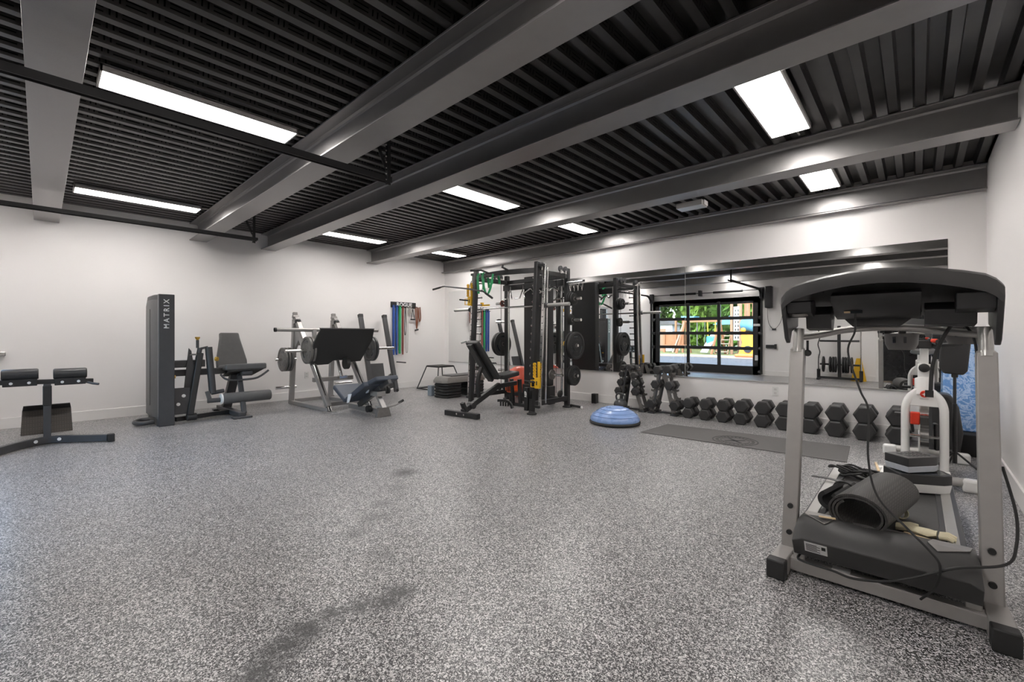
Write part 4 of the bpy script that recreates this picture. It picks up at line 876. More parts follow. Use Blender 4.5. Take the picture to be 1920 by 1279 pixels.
# barbell
bz, by = 1.655, KF+.16
t = thing('barbell', 'chrome smith barbell across the power rack at shoulder height', 'barbell', ((KL+KR)/2, by, bz))
MB().cyl((-5.84, by, bz), (-4.12, by, bz), .0145, 16).build('shaft', 'chrome', t)
for x0, x1 in ((-6.28, -5.88), (-4.10, -3.70)): MB().cyl((x0, by, bz), (x1, by, bz), .026, 20).build('sleeve', 'light_silver', t)
for x0 in (-5.87, -4.12): MB().lathe((x0, by, bz), (1,0,0), [(0,0),(.04,0),(.04,.012),(.032,.03),(0,.03)], 20).build('collar', 'charcoal_steel', t)
for x0 in (-5.80, -4.19): MB().cbox((x0, by, bz), (.05, .07, .12)).build('carriage', 'black_steel', t, bevel=.01)
# plates on the rack
def plate(c, axis, r, th, label, group, mt='rubber', grips=True):
    t = thing('weight_plate', label, 'weight plate', c, group)
    c = V(c); ax = V(axis).normalized()
    MB().lathe_closed(c, ax, [(.027,-th*.35),(.06,-th*.45),(r*.42,-th*.45),(r*.46,-th*.25),(r*.82,-th*.25),(r*.86,-th*.5),(r,-th*.42),(r,th*.42),(r*.86,th*.5),(r*.82,th*.25),(r*.46,th*.25),(r*.42,th*.45),(.06,th*.45),(.027,th*.35)], 40).build('disc', mt, t)
    MB().lathe_closed(c, ax, [(.025,-th*.52),(.034,-th*.5),(.034,th*.5),(.025,th*.52)], 24).build('hub', 'iron_grey', t)
    if grips:
        a = ax.orthogonal().normalized(); a = V((0,0,1)) if abs(ax.z) < .5 else a; b = ax.cross(a).normalized()
        for k in range(3):
            pts = [c+ax*0+(a*math.cos(p_)+b*math.sin(p_))*r*.66 for p_ in [k*2*PI/3-.45+.9*i/8 for i in range(9)]]
            MB().strip(pts, th*.62, r*.12, ax).build('grip_slot', 'window_dark', t)
    return t
X0 = KR+.04
for i, (x, z, r, th, la) in enumerate(((X0+.08, 1.03, .225, .045, 'big black bumper plate, inner one, on the right of the power rack'), (X0+.135, 1.03, .225, .05, 'big black bumper plate, outer one, on the right of the power rack'),
    (X0+.06, .535, .165, .04, 'medium black plate low on the right of the power rack, inner one'), (X0+.105, .535, .165, .04, 'medium black plate low on the right of the power rack, outer one'),
    (X0+.03, 1.80, .115, .03, 'small black plate at the top right of the power rack, innermost'), (X0+.065, 1.80, .11, .03, 'small black plate at the top right of the power rack, middle'), (X0+.10, 1.80, .10, .03, 'small black plate at the top right of the power rack, outermost'),
    (X0+.03, 1.45, .085, .025, 'tiny black plate on the second right peg of the rack, inner'), (X0+.06, 1.45, .085, .025, 'tiny black plate on the second right peg of the rack, outer'))):
    plate((x, KB, z), (1,0,0), r, th, la, 'plates on the power rack', grips=r > .12)
X0 = KL-.04
for x, z, r, la in ((X0-.08, 1.03, .225, 'big black bumper plate on the left rear post, inner one'), (X0-.135, 1.03, .225, 'big black bumper plate on the left rear post, outer one')): plate((x, KB, z), (1,0,0), r, .045, la, 'plates on the power rack')
plate((KR-.22, KB-.12, .535), (1,0,0), .085, .025, 'small grey plate on the inner peg of the right rear post', 'plates on the power rack', 'iron_grey', False)
MB().cyl((KR-.25, KB-.12, .535), (KR, KB-.12, .535), .022, 14).build('inner_peg', 'chrome', rack)
MB().ring((KR+.005, KB-.05, 1.06), (1,0,0), .045, .022, .03, 18).build('spring_clip', 'yellow', label='yellow clamp collar beside the big plates of the rack', cat='collar')
plate((KL-.12, KB, 1.80), (1,0,0), .05, .02, 'small red-brown collar plate on the left rear storage peg', 'plates on the power rack', 'red_band', False)
# pull-down bar
t = thing('pulldown_bar', 'long black bent cable bar hung on the left of the power rack', 'cable bar', (-6.1, 5.0, 1.9))
q = [onY(812, 543, 4.98), onY(832, 537, 4.98), onY(880, 542, 4.95), onY(905, 546, 4.93), onY(923, 559, 4.90)]
MB().tube([q[0], q[1]+V((-.02,0,0)), q[1]+V((.03,0,0)), q[2], q[3]+V((-.02,0,0)), q[3]+V((.02,0,-.01)), q[4]], .014, 12).build('bar', 'charcoal_steel', t)
for a, b_ in ((q[0], q[0]+(q[1]-q[0])*.7), (q[4], q[4]+(q[3]-q[4])*.7)): MB().cyl(a, b_, .018, 12).build('rubber_grip', 'rubber', t)
MB().tube([q[2]+V((0,0,.02)), q[2]+V((0,.02,.08)), q[2]+V((0,.05,.14))], .006, 8).build('clip', 'chrome', t)
# cable attachments hanging below the rear rail
def hang(x, z, kind, lab):
    y = KB-.16; t = thing('cable_handle', lab, 'cable handle', (x, y, z), 'cable handles hanging from the rack')
    MB().tube([(x, KB-.11, z+.02), (x, y, z+.03), (x, y, z-.02)], .005, 8).build('hook', 'chrome', t)
    if kind == 'v': MB().tube([(x+.11, y-.08, z-.20), (x+.06, y-.03, z-.19), (x, y, z-.03), (x-.08, y, z-.19), (x-.12, y-.08, z-.20)], .012, 10).build('frame', 'chrome', t)
    elif kind == 'w': MB().tube(spline([(x-.2, y-.02, z-.10), (x-.12, y, z-.05), (x-.05, y, z-.03), (x, y, z-.07), (x+.05, y, z-.03), (x+.12, y, z-.05), (x+.2, y-.02, z-.10)], 4), .016, 10).build('frame', 'chrome', t)
    else: MB().tube([(x-.05, y, z-.16), (x, y, z-.02), (x+.05, y, z-.16)], .006, 8).cyl((x-.06, y, z-.16), (x+.06, y, z-.16), .016, 12).build('frame', 'chrome', t)
hang(-5.42, 2.05, 'v', 'bent chrome row handle hanging under the rack left of centre'); hang(-5.12, 2.05, 'v', 'angled chrome handle hanging beside the row handle')
hang(-4.88, 2.04, 'w', 'shiny chrome curl bar hanging at the rack centre'); hang(-4.52, 2.02, 'w', 'shiny chrome bent bar hanging at the rack right side'); hang(-4.34, 1.96, 's', 'small chrome stirrup handle at the right end of the rack')
# right side: spare handles on the outer rail seen behind the post
t = thing('handle_rack', 'bar with silver grips and clips on the right side of the power rack', 'handle rail', (KR+.1, KB-.05, 2.1))
MB().bar((KR+.03, KB-.02, 2.08), (KR+.36, KB-.02, 2.08), .02, .03).build('rail', 'black_steel', t)
for k in range(4):
    x = KR+.08+k*.075; MB().cyl((x-.03, KB-.07, 2.07), (x+.035, KB-.05, 2.07), .018, 12).tube([(x, KB-.06, 2.05), (x+.03, KB-.06, 1.92), (x+.05, KB-.06, 2.05)], .004, 6).build('grip', 'chrome', t)
# green bands over the top beam
def loopband(pts, w_, mt, lab, grp, side=(1,0,0), nm='resistance_band'): return MB().strip(spline(pts, 5), w_, .005, side).build(nm, mt, label=lab, cat='resistance band', group=grp)
gx = KL+.33
loopband([(gx-.12, KF+.10, 1.98), (gx-.11, KF+.09, 2.15), (gx-.11, KF+.05, 2.245), (gx-.11, KF-.04, 2.20), (gx-.10, KF-.03, 1.90)], .055, 'green_band', 'short end of a green band draped over the rack top beam', 'green bands on the rack beam')
loopband([(gx+.02, KF+.10, 2.0), (gx+.02, KF+.05, 2.24), (gx+.02, KF-.05, 2.21), (gx+.05, KF-.05, 2.0), (gx+.12, KF-.05, 1.87), (gx+.20, KF-.05, 1.96), (gx+.24, KF-.05, 2.12)], .05, 'green_band', 'looped green band hanging in a U from the rack top beam', 'green bands on the rack beam')
loopband([(gx+.27, KF+.10, 2.05), (gx+.26, KF+.05, 2.24), (gx+.27, KF-.05, 2.20), (gx+.24, KF-.05, 2.03)], .045, 'green_band', 'narrow green band end at the right of the draped bands', 'green bands on the rack beam')
q = onY(904, 571, KF+.45)
MB().cbox((q.x, KF+.45, q.z), (.05, .05, .07)).bar((KL, KF+.45, q.z-.02), (q.x, KF+.45, q.z-.02), .03, .03).build('yellow_clamp', 'yellow', rack, bevel=.006)
# chrome dowel leaning left inside
t = thing('vertical_bar', 'thin chrome bar with black clamp standing inside the rack left side', 'bar', (-5.6, 5.6, 0))
q = onY(894, 700, 5.45)
MB().cyl((q.x, 5.45, .02), (q.x, 5.45, 1.1), .012, 10).build('rod', 'chrome', t)
MB().cbox((q.x, 5.45, .60), (.12, .05, .06)).build('clamp', 'rubber', t, bevel=.01)
MB().lathe((q.x, 5.45, 0), (0,0,1), [(0,0),(.09,0),(.08,.03),(0,.03)], 20).build('base', 'rubber', t)
MB().box(KR-.03+.10, KR+.03+.13, KB+.63, KB+.72, 0, .17).build('speaker_box', 'black_steel', bevel=.006, label='small black box standing against the wall right of the rack', cat='box')
t = thing('landmine_handle', 'short black bar with white tip lying beside the rack right foot', 'bar', (KR+.2, KB+.1, 0))
MB().cyl((KR+.06, KB+.02, .035), (KR+.30, KB-.03, .035), .02, 12).build('grip', 'rubber', t); MB().cyl((KR+.30, KB-.03, .035), (KR+.325, KB-.035, .035), .018, 12).build('tip', 'letters', t)

# =================================================================== ADJUSTABLE BENCH
t = thing('adjustable_bench', 'black adjustable weight bench with raised backrest in front of the power rack', 'weight bench', (-4.93, 4.8, 0))
bx = -4.93
MB().bar((bx-.30+.02, 4.16, .04), (bx+.36, 4.235, .04), .075, .075).build('front_foot', 'black_steel', t, bevel=.006)
for d_ in (-.06, .08): q = V((bx+.04+d_, 4.193+d_*.11, .045)); MB().cyl(q+V((0,-.034,0)), q+V((0,-.044,0)), .014, 12).build('bolt', 'chrome', t)
MB().bar((bx+.0, 4.24, .06), (bx, 5.02, .40), .06, .08, (0,1,0)).build('main_beam', 'black_steel', t, bevel=.006)
MB().bar((bx, 4.30, .07), (bx, 4.24, .20), .07, .05, (0,1,0)).cyl((bx-.06, 4.42, .14), (bx+.06, 4.42, .14), .05, 20).build('transport_bracket', 'black_steel', t, bevel=.004)
MB().bar((bx, 5.0, .38), (bx, 5.42, .40), .06, .07).bar((bx-.10, 5.42, .46), (bx-.10, 5.46, .02), .045, .05, (0,1,0)).build('rear_frame', 'black_steel', t, bevel=.005)
MB().bar((bx+.05, 5.45, .46), (bx+.05, 5.48, .02), .05, .06, (0,1,0)).cbox((bx+.0, 5.48, .03), (.45, .06, .05)).build('rear_leg', 'black_steel', t, bevel=.005)
p0, p1 = V((bx, 4.43, 1.10)), V((bx, 4.88, .52)); dd = (p1-p0).normalized(); nn = V((0, -dd.z, dd.y)); nn = -nn if nn.z < 0 else nn
def padloft(a, b_, w0, w1, th, n, nm, mt, par, bv=.018):
    a, b_ = V(a), V(b_); d_ = (b_-a).normalized(); sd = V((1,0,0)) if abs(d_.x) < .7 else V((0,1,0)); up = sd.cross(d_).normalized(); up = up if up.z >= 0 else -up
    rg = []
    for k in range(n+1):
        c = a.lerp(b_, k/n); w_ = w0+(w1-w0)*k/n; rg.append([c+sd*x*w_/2+up*z*th/2 for x, z in ((-1,-1),(1,-1),(1,1),(-1,1))])
    return MB().loft(rg).build(nm, mt, par, bevel=bv, seg=3)
padloft(p0, p1, .26, .30, .075, 4, 'backrest', 'vinyl_black', t)
up = V((0, .78, .62)); MB().bar(p0+V((0,-.05,-.045)), p1+V((0,-.045,-.04)), .10, .05, (0,1,0)).build('backrest_frame', 'black_steel', t, bevel=.005)
for k in range(5): q = p0.lerp(p1, .15+.17*k)+V((-.052,-.045,-.04)); MB().cyl(q, q+V((-.006,0,0)), .013, 10).build('bolt', 'chrome', t)
padloft((bx, 4.97, .53), (bx, 5.38, .57), .30, .24, .075, 3, 'seat', 'vinyl_black', t)
MB().strip(arc((bx, 5.05, .42), .50, PI*.80, PI*1.12, 10, (0,1,0), (0,0,1)), .05, .045, (1,0,0)).build('curved_ladder', 'black_steel', t)
m_ = MB().strip(spline([(bx+.04, 4.95, .16), (bx+.12, 5.05, .15), (bx+.19, 5.08, .11), (bx+.23, 5.08, .04)], 4), .03, .04, (0,1,0))
for k in range(4): m_.bar((bx+.05+k*.04, 5.0+k*.015, .14), (bx+.05+k*.04, 5.0+k*.015, .07), .016, .02, (0,1,0))
m_.build('notched_arm', 'black_steel', t)
MB().tube([(bx-.05, 4.36, 1.10), (bx-.13, 4.33, 1.08)], .014, 10).build('headrest_peg', 'chrome', t)
t = thing('orange_roller', 'orange-red ribbed block on the floor under the bench seat', 'block', (-4.96, 5.62, 0))
q = onY(957, 727, 5.6)
MB().loft([[(q.x+x*w_, 5.56+y, q.z+z*w_) for x, z in ((-.10,-.05),(-.06,-.085),(.06,-.085),(.10,-.05),(.10,.05),(.06,.085),(-.06,.085),(-.10,.05))] for y, w_ in ((0, .85), (.03, 1), (.14, 1), (.17, .85))]).build('body', 'orange', t, bevel=.008)
for k in range(3): MB().box(q.x-.055+k*.045, q.x-.04+k*.045+.01, 5.555, 5.57, q.z-.06, q.z+.045).build('rib', 'window_dark', t)
MB().cyl((q.x, 5.64, .0), (q.x, 5.64, q.z-.08), .05, 16).build('stem', 'rubber', t)
MB().ball((-5.65, 6.32, .30), .30, 40).build('exercise_ball', 'ball_red', label='large red inflated exercise ball behind the power rack', cat='ball')

# =================================================================== STEPS, STAND
names_ = ['bottom', 'second', 'third', 'fourth', 'top']
for e, (y0, y1) in enumerate(((5.17, 5.62), (5.78, 6.23))):
    for k in range(5):
        x0, x1 = -6.90, -6.50; z = k*.056
        def oc(i, z_): c_ = .07; return [(x0+i+c_, y0+i, z_), (x1-i-c_, y0+i, z_), (x1-i, y0+i+c_, z_), (x1-i, y1-i-c_, z_), (x1-i-c_, y1-i, z_), (x0+i+c_, y1-i, z_), (x0+i, y1-i-c_, z_), (x0+i, y0+i+c_, z_)]
        MB().loft([oc(.012, z), oc(0, z+.012), oc(0, z+.036), oc(.018, z+.054)]).build('step_riser', 'rubber', label='%s black step riser in the stack at the %s end of the grey step' % (names_[k], ('near', 'far')[e]), cat='step riser', group='black step risers', bevel=.003)
t = thing('aerobic_step', 'long grey aerobic step platform on two stacks of black risers', 'step', (-6.7, 5.7, .28))
x0, x1, y0, y1 = -6.91, -6.49, 5.14, 6.26
def oc2(i, z_): c_ = .08; return [(x0+i+c_, y0+i, z_), (x1-i-c_, y0+i, z_), (x1-i, y0+i+c_, z_), (x1-i, y1-i-c_, z_), (x1-i-c_, y1-i, z_), (x0+i+c_, y1-i, z_), (x0+i, y1-i-c_, z_), (x0+i, y0+i+c_, z_)]
MB().loft([oc2(0, .283), oc2(0, .33), oc2(.035, .40)]).build('platform', 'step_grey', t, bevel=.01)
MB().box(x0+.06, x1-.05, 5.36, 6.15, .40, .425).build('rubber_top', 'mat_grey', t, bevel=.006)
q = onZ(807, 742)
MB().box(q.x-.07, q.x+.06, q.y-.02, q.y+.06, 0, .20).build('dumbbell_block', 'blue_grey', bevel=.01, label='small blue-grey block on the floor left of the step stack', cat='block')
t = thing('plyometric_stand', 'black open frame plyometric stand in the left corner', 'stool', (-7.85, 6.1, 0))
a_, b__ = .21, .365; pc = (-7.85, 6.1)
MB().box(pc[0]-a_, pc[0]+a_, pc[1]-a_, pc[1]+a_, .505, .525).build('top_plate', 'tread_rubber', t)
co = [(-1,-1),(1,-1),(1,1),(-1,1)]
for x, y in co: MB().bar((pc[0]+x*a_, pc[1]+y*a_, .515), (pc[0]+x*b__, pc[1]+y*b__, .0), .022, .022).build('leg', 'black_steel', t)
for (x, y), (x2_, y2_) in zip(co, co[1:]+co[:1]): MB().bar((pc[0]+x*b__, pc[1]+y*b__, .012), (pc[0]+x2_*b__, pc[1]+y2_*b__, .012), .022, .022).bar((pc[0]+x*a_, pc[1]+y*a_, .50), (pc[0]+x2_*a_, pc[1]+y2_*a_, .50), .022, .022).build('base_rail', 'black_steel', t)

# =================================================================== BAND HANGER ON LEFT WALL
t = thing('band_hanger', 'black wall mounted band hanger with white lettering', 'wall rack', (XL, 5.6, 1.83))
MB().box(XL+.001, XL+.012, 5.26, 5.92, 1.815, 1.945).build('back_plate', 'black_steel', t, bevel=.002)
text('hanger_lettering', 'ROGUE', .115, axes((XL+.014, 5.61, 1.885), (0,1,0), (0,0,1)), 'letters', t, .001, .003, 1.08)
for k in range(8): MB().bar((XL+.01, 5.30+k*.082, 1.835), (XL+.11, 5.30+k*.082, 1.845), .012, .012).build('peg', 'black_steel', t)
for k, (w_, mt, zb_, nm) in enumerate(((.042, 'blue_band', .80, 'wide dark blue'), (.036, 'blue_band', .80, 'second blue'), (.044, 'green_band', .82, 'bright green'), (.024, 'red_band', .80, 'thin red'))):
    y = 5.31+k*.080; loopband([(XL+.03, y, zb_+.02), (XL+.03, y, 1.4), (XL+.035, y, 1.82), (XL+.048, y, 1.852), (XL+.062, y, 1.82), (XL+.055, y, 1.4), (XL+.048, y, zb_), (XL+.03, y, zb_+.015)], w_, mt, nm+' loop band hanging from the wall band hanger', 'bands on the wall hanger', (0,1,0))
for k, (mt, zb_, nm, y) in enumerate((('rubber', 1.2, 'black', 5.60), ('pale_cord', .80, 'pale grey', 5.645))):
    MB().tube(spline([(XL+.06, y, 1.85), (XL+.07, y-.018, 1.5), (XL+.06, y-.02, zb_+.1), (XL+.055, y, zb_), (XL+.06, y+.02, zb_+.1), (XL+.07, y+.018, 1.5), (XL+.062, y+.002, 1.85)], 5), .007, 6).build('tube_band', mt, label=nm+' thin tube band looped on the wall band hanger', cat='resistance band', group='bands on the wall hanger')
m_ = MB(); rnd = random.Random(5)
for k in range(5): y = 5.68+k*.018; m_.tube(spline([(XL+.06, y, 1.85), (XL+.05+rnd.random()*.04, y+rnd.uniform(-.03,.03), 1.75), (XL+.05, y+rnd.uniform(-.04,.04), 1.68), (XL+.07, y+.01, 1.84)], 4), .005, 6)
m_.build('speckled_cord', 'pale_cord', label='coiled pale speckled cord hanging on the wall band hanger', cat='cord')
t = thing('stirrup_handle', 'black triangular stirrup handle hanging on the wall band hanger', 'handle', (XL+.06, 5.80, 1.5))
MB().tube([(XL+.06, 5.80, 1.80), (XL+.06, 5.76, 1.56), (XL+.06, 5.85, 1.56), (XL+.06, 5.80, 1.80)], .008, 6).build('strap', 'rubber', t)
MB().cyl((XL+.06, 5.75, 1.56), (XL+.06, 5.86, 1.56), .018, 10).build('grip', 'rubber', t)
for y, zb_, nm in ((5.91, 1.35, 'long'), (5.99, 1.52, 'short')):
    MB().tube(spline([(XL+.06, y-.03, 1.84), (XL+.07, y-.025, 1.6), (XL+.06, y, zb_), (XL+.07, y+.02, 1.6), (XL+.06, y+.01, 1.85)], 5), .014, 8).build('brown_rope', 'brown_cord', label=nm+' rust-brown braided rope hanging at the right of the band hanger', cat='rope', group='brown ropes on the wall')
MB().tube([(XL+.06, 5.87, 1.31), (XL+.06, 5.95, 1.33)], .02, 8).build('rope_handle', 'rubber', label='small black handle at the bottom of the long brown rope', cat='handle')
for z_, y_ in ((.58+.24, 5.36),): MB().cyl((XL, 5.42, .60), (XL+.35, 5.42, .60), .014, 10).build('wall_peg', 'black_steel', label='short black steel peg sticking out of the left wall', cat='peg')

# =================================================================== FOLDED FRAME LEANING ON THE LEFT WALL
t = thing('incline_trainer', 'dark grey folded incline frame with two rails leaning on the left wall', 'exercise frame', (-8.1, 4.75, 0))
for y in (4.47, 5.02):
    r_ = MB().bar((-7.92, y, .03), (-8.40, y, 1.62), .085, .075, (1,0,0)).build('side_rail', 'charcoal_steel', t, bevel=.008)
    MB().bar((-8.385, y, 1.57), (-8.402, y, 1.63), .088, .08, (1,0,0)).build('end_cap', 'rubber', r_, bevel=.004)
    MB().cyl((-7.90, y, .03), (-7.88, y, .09), .02, 10).build('foot_bolt', 'rubber', r_)
MB().prism([(-8.02, 4.50, .30), (-8.10, 4.50, .62), (-8.10, 4.82, .62), (-8.02, 4.82, .30)], (-.02,0,0)).build('dark_panel', 'charcoal_steel', t, bevel=.004)
MB().prism([(-7.95, 4.80, .08), (-7.93, 5.0, .12), (-8.03, 5.0, .42), (-8.02, 4.85, .34)], (-.03,0,0)).build('wheel_bracket', 'black_steel', t, bevel=.004)
for y in (4.72, 4.80): MB().ring((-7.90, y, .09), (0,1,0), .08, .03, .04, 22).cyl((-7.90, y-.02, .09), (-7.90, y+.02, .09), .035, 14).build('wheel', 'rubber', t)

# =================================================================== LEG PRESS
t = thing('leg_press', 'silver angled leg press machine with black footplate against the left wall', 'leg press', (-7.0, 3.4, 0))
YA, YB_ = 3.05, 3.74
for y in (YA, YB_):
    MB().bar((-6.72, y, .08), (-7.98, y, 1.50), .075, .075, (1,0,0)).build('inclined_rail', 'press_silver', t, bevel=.005)
    MB().cyl((-6.66, y+.0, .02), (-7.25, y, .72), .026, 14).build('guide_rod', 'chrome', t)
    MB().bar((-7.97, y-.09, .04), (-8.05, y, 1.48), .075, .07, (1,0,0)).build('rear_upright', 'press_silver', t, bevel=.005)
    MB().bar((-8.00, y, 1.40), (-8.05, y, 1.60), .07, .055, (1,0,0)).cyl((-8.02, y-.05, 1.52), (-8.02, y+.05, 1.52), .035, 16).build('rail_head', 'press_silver', t, bevel=.004)
    MB().lathe((-7.93, y, 1.46), (.6,0,-.75), [(.03,0),(.05,.01),(.05,.05),(.03,.06)], 18).build('bumper', 'rubber', t)
    MB().bar((-8.05, y-.08, .035), (-6.70, y, .035), .07, .06).build('base_rail', 'press_silver', t, bevel=.005)
    MB().prism([(-8.01, y-.02, .95), (-8.03, y-.02, 1.30), (-7.80, y-.02, 1.28), (-7.65, y-.02, 1.12), (-7.55, y-.02, 1.0), (-7.72, y-.02, .98), (-7.85, y-.02, 1.12)], (0,.04,0)).build('gusset', 'silver_paint', t, bevel=.004)
    s_ = -1 if y == YA else 1
    for z in (.30, .78): MB().cyl((-7.99, y, z), (-7.99, y+s_*.34, z), .024, 14).build('storage_peg', 'chrome', t)
    MB().box(-6.78, -6.62, y-.08, y+.08, 0, .012).build('floor_plate', 'silver_paint', t)
MB().bar((-8.03, YA, 1.05), (-8.03, YB_, 1.05), .06, .06).bar((-7.30, YA, .46), (-7.30, YB_, .46), .06, .07).bar((-8.03, YA, .05), (-8.03, YB_, .05), .06, .06).bar((-6.85, YA, .10), (-6.85, YB_, .10), .06, .06).build('cross_beam', 'press_silver', t, bevel=.004)
# carriage + footplate
MB().cyl((-7.42, 2.50, 1.285), (-7.42, 4.30, 1.285), .030, 18).build('carriage_bar', 'silver_paint', t)
MB().cyl((-7.42, 2.50, 1.285), (-7.42, 2.53, 1.285), .034, 18).build('bar_end_cap', 'rubber', t)
MB().cyl((-7.36, 2.64, .945), (-7.36, 4.60, .955), .025, 18).build('plate_sleeve', 'chrome', t)
MB().bar((-7.42, 3.12, 1.30), (-7.36, 3.12, .92), .06, .06, (1,0,0)).bar((-7.42, 3.85, 1.30), (-7.36, 3.85, .92), .06, .06, (1,0,0)).bar((-7.36, 3.12, .92), (-7.36, 3.85, .92), .05, .05).build('carriage_frame', 'press_silver', t, bevel=.005)
fp = MB().prism([(-7.02, 3.06, 1.30), (-7.02, 4.00, 1.30), (-7.08, 4.00, 1.12), (-7.24, 3.86, .74), (-7.24, 3.62, .73), (-7.22, 3.52, .77), (-7.22, 3.36, .77), (-7.24, 3.28, .71), (-7.25, 3.00, .70), (-7.10, 2.98, 1.06)], (-.03, 0, .012))
fp.build('footplate', 'rubber', t, bevel=.004)
MB().bar((-7.035, 3.05, 1.31), (-7.035, 4.0, 1.31), .04, .014).build('footplate_edge', 'grey_plastic', t)
for y_ in (3.3, 3.7): MB().bar((-7.22, y_, .9), (-7.36, y_, .92), .05, .05).build('footplate_bracket', 'charcoal_steel', t, bevel=.003)
MB().cyl((-7.15, 3.52, .72), (-7.15, 3.58, .72), .10, 22).build('roller_wheel', 'rubber', t)
MB().bar((-7.2, 3.42, .78), (-7.05, 3.42, .50), .04, .04, (1,0,0)).bar((-7.2, 3.42, .70), (-7.1, 3.48, .48), .02, .02, (1,0,0)).cbox((-7.08, 3.45, .50), (.08, .14, .05)).build('lock_mechanism', 'chrome', t, bevel=.004)
# seat
MB().bar((-6.70, 3.40, .07), (-5.75, 3.42, .07), .08, .08).build('seat_beam', 'press_silver', t, bevel=.006)
MB().prism([(-5.72, 3.30, 0), (-5.72, 3.54, 0), (-5.72, 3.50, .14), (-5.72, 3.34, .14)], (-.06,0,0)).build('rear_foot', 'iron_grey', t, bevel=.004)
padloft((-6.62, 3.28, .40), (-6.25, 3.28, .22), .42, .42, .07, 2, 'seat_pad', 'vinyl_blue', t)
padloft((-6.28, 3.30, .22), (-5.80, 3.34, .50), .42, .40, .075, 3, 'back_pad', 'vinyl_blue', t)
padloft((-5.82, 3.40, .50), (-5.66, 3.44, .58), .40, .36, .07, 2, 'head_pad', 'vinyl_blue', t)
MB().bar((-6.30, 3.34, .13), (-5.80, 3.42, .42), .07, .07).bar((-5.95, 3.40, .36), (-5.62, 3.45, .53), .06, .06).build('back_support', 'charcoal_steel', t, bevel=.004)
MB().box(-5.98, -5.78, 3.34, 3.48, .30, .37).bar((-5.88, 3.41, .32), (-5.74, 3.43, .12), .07, .05, (1,0,0)).build('adjust_bracket', 'silver_paint', t, bevel=.004)
MB().tube([(-5.90, 3.38, .14), (-5.78, 3.46, .12), (-5.70, 3.60, .16), (-5.66, 3.70, .22)], .013, 10).build('handle', 'press_silver', t)
MB().cyl((-5.69, 3.64, .185), (-5.66, 3.71, .225), .018, 12).build('handle_grip', 'rubber', t)
MB().cyl((-6.0, 3.30, .10), (-6.0, 3.36, .10), .05, 18).build('roller', 'rubber', t)
for c, s_ in (((-6.10, 3.09, .28), 0), ((-5.93, 3.30, .42), 1)):
    MB().loft([[(c[0]-.03, c[1]-.02, c[2]+.05), (c[0]+.03, c[1]-.0, c[2]+.06), (c[0]+.03, c[1]+.01, c[2]+.06), (c[0]-.03, c[1]-.01, c[2]+.05)], [(c[0]-.04, c[1]-.035, c[2]-.08), (c[0]+.03, c[1]-.04, c[2]-.06), (c[0]+.03, c[1]-.03, c[2]-.06), (c[0]-.04, c[1]-.025, c[2]-.08)]]).build('folded_towel', 'cloth_white', label='small white cloth tied on the %s of the leg press pad' % ('lower edge', 'upper edge')[s_], cat='cloth')
PG = 'plates on the leg press'
for y, la in ((2.98, 'large grey iron plate on the near end of the leg press carriage, outer one'), (3.03, 'large grey iron plate on the near end of the leg press carriage, inner one')): plate((-7.36, y, .95), (0,1,0), .225, .04, la, PG, 'iron_grey')
for y, la in ((4.10, 'large black plate on the far end of the leg press carriage, inner one'), (4.15, 'large black plate on the far end of the leg press carriage, outer one')): plate((-7.36, y, .95), (0,1,0), .225, .04, la, PG, 'charcoal_steel')
for y, la in ((2.83, 'grey plate on the leg press rear storage peg, outermost'), (2.88, 'grey plate on the leg press rear storage peg, middle'), (2.93, 'grey plate on the leg press rear storage peg, innermost')): plate((-7.99, y, .78), (0,1,0), .205, .04, la, PG, 'iron_grey')

# =================================================================== LEG EXTENSION
t = thing('leg_extension', 'black leg extension machine with tall lettered weight tower by the left wall', 'leg extension machine', (-7.6, 1.5, 0))
tw = MB().box(-7.33, -7.25, 1.045, 1.215, 0, 1.74).build('tower_face', 'charcoal_steel', t, bevel=.008)
def tsec(z, i=0): return [(-7.33, 1.06+i, z), (-7.33, 1.20-i, z), (-7.55, 1.24-i, z), (-7.98+i, 1.24-i, z), (-8.02+i, 1.20-i, z), (-8.02+i, 1.06+i, z), (-7.98+i, 1.01+i, z), (-7.55, 1.01+i, z)]
MB().loft([tsec(.10), tsec(1.60), tsec(1.68, .01)]).build('tower_shell', 'charcoal_steel', t, bevel=.006)
MB().loft([tsec(1.675, .01), tsec(1.73, .015), tsec(1.745, .03)]).build('tower_cap', 'dark_plastic', t, bevel=.004)
MB().box(-7.92, -7.62, 1.002, 1.012, .25, 1.55).build('side_panel', 'grey_plastic', t, bevel=.004)
text('tower_lettering', 'MATRIX', .082, axes((-7.2485, 1.13, 1.48), (0,0,1), (0,-1,0)), 'letters', t, .001, .001, 1.45)
MB().tube(spline([(-7.42, 1.02, .05), (-7.42, .90, .045), (-7.55, .84, .045), (-7.70, .90, .045), (-7.70, 1.02, .05)], 5), .028, 12).build('base_loop', 'charcoal_steel', t)
MB().box(-8.0, -7.3, 1.04, 1.21, 0, .10).build('tower_base', 'black_steel', t, bevel=.006)
MB().prism([(-7.36, 1.22, .12), (-7.36, 1.38, .12), (-7.36, 1.40, .16), (-7.36, 1.40, .48), (-7.36, 1.22, .48)], (-.02,0,0)).build('side_plate', 'charcoal_steel', t, bevel=.004)
for y, z in ((1.27, .26), (1.33, .37)): MB().cyl((-7.36, y, z), (-7.345, y, z), .022, 14).build('plate_bolt', 'letters', t)
MB().bar((-7.50, 1.20, .80), (-7.50, 1.60, .80), .08, .10).bar((-7.60, 1.20, .67), (-7.60, 1.95, .67), .07, .09).build('cross_tube', 'charcoal_steel', t, bevel=.006)
for z in (.63, .45): MB().cyl((-7.42, 1.21, z), (-7.42, 1.25, z), .022, 14).build('adjust_knob', 'gold', t)
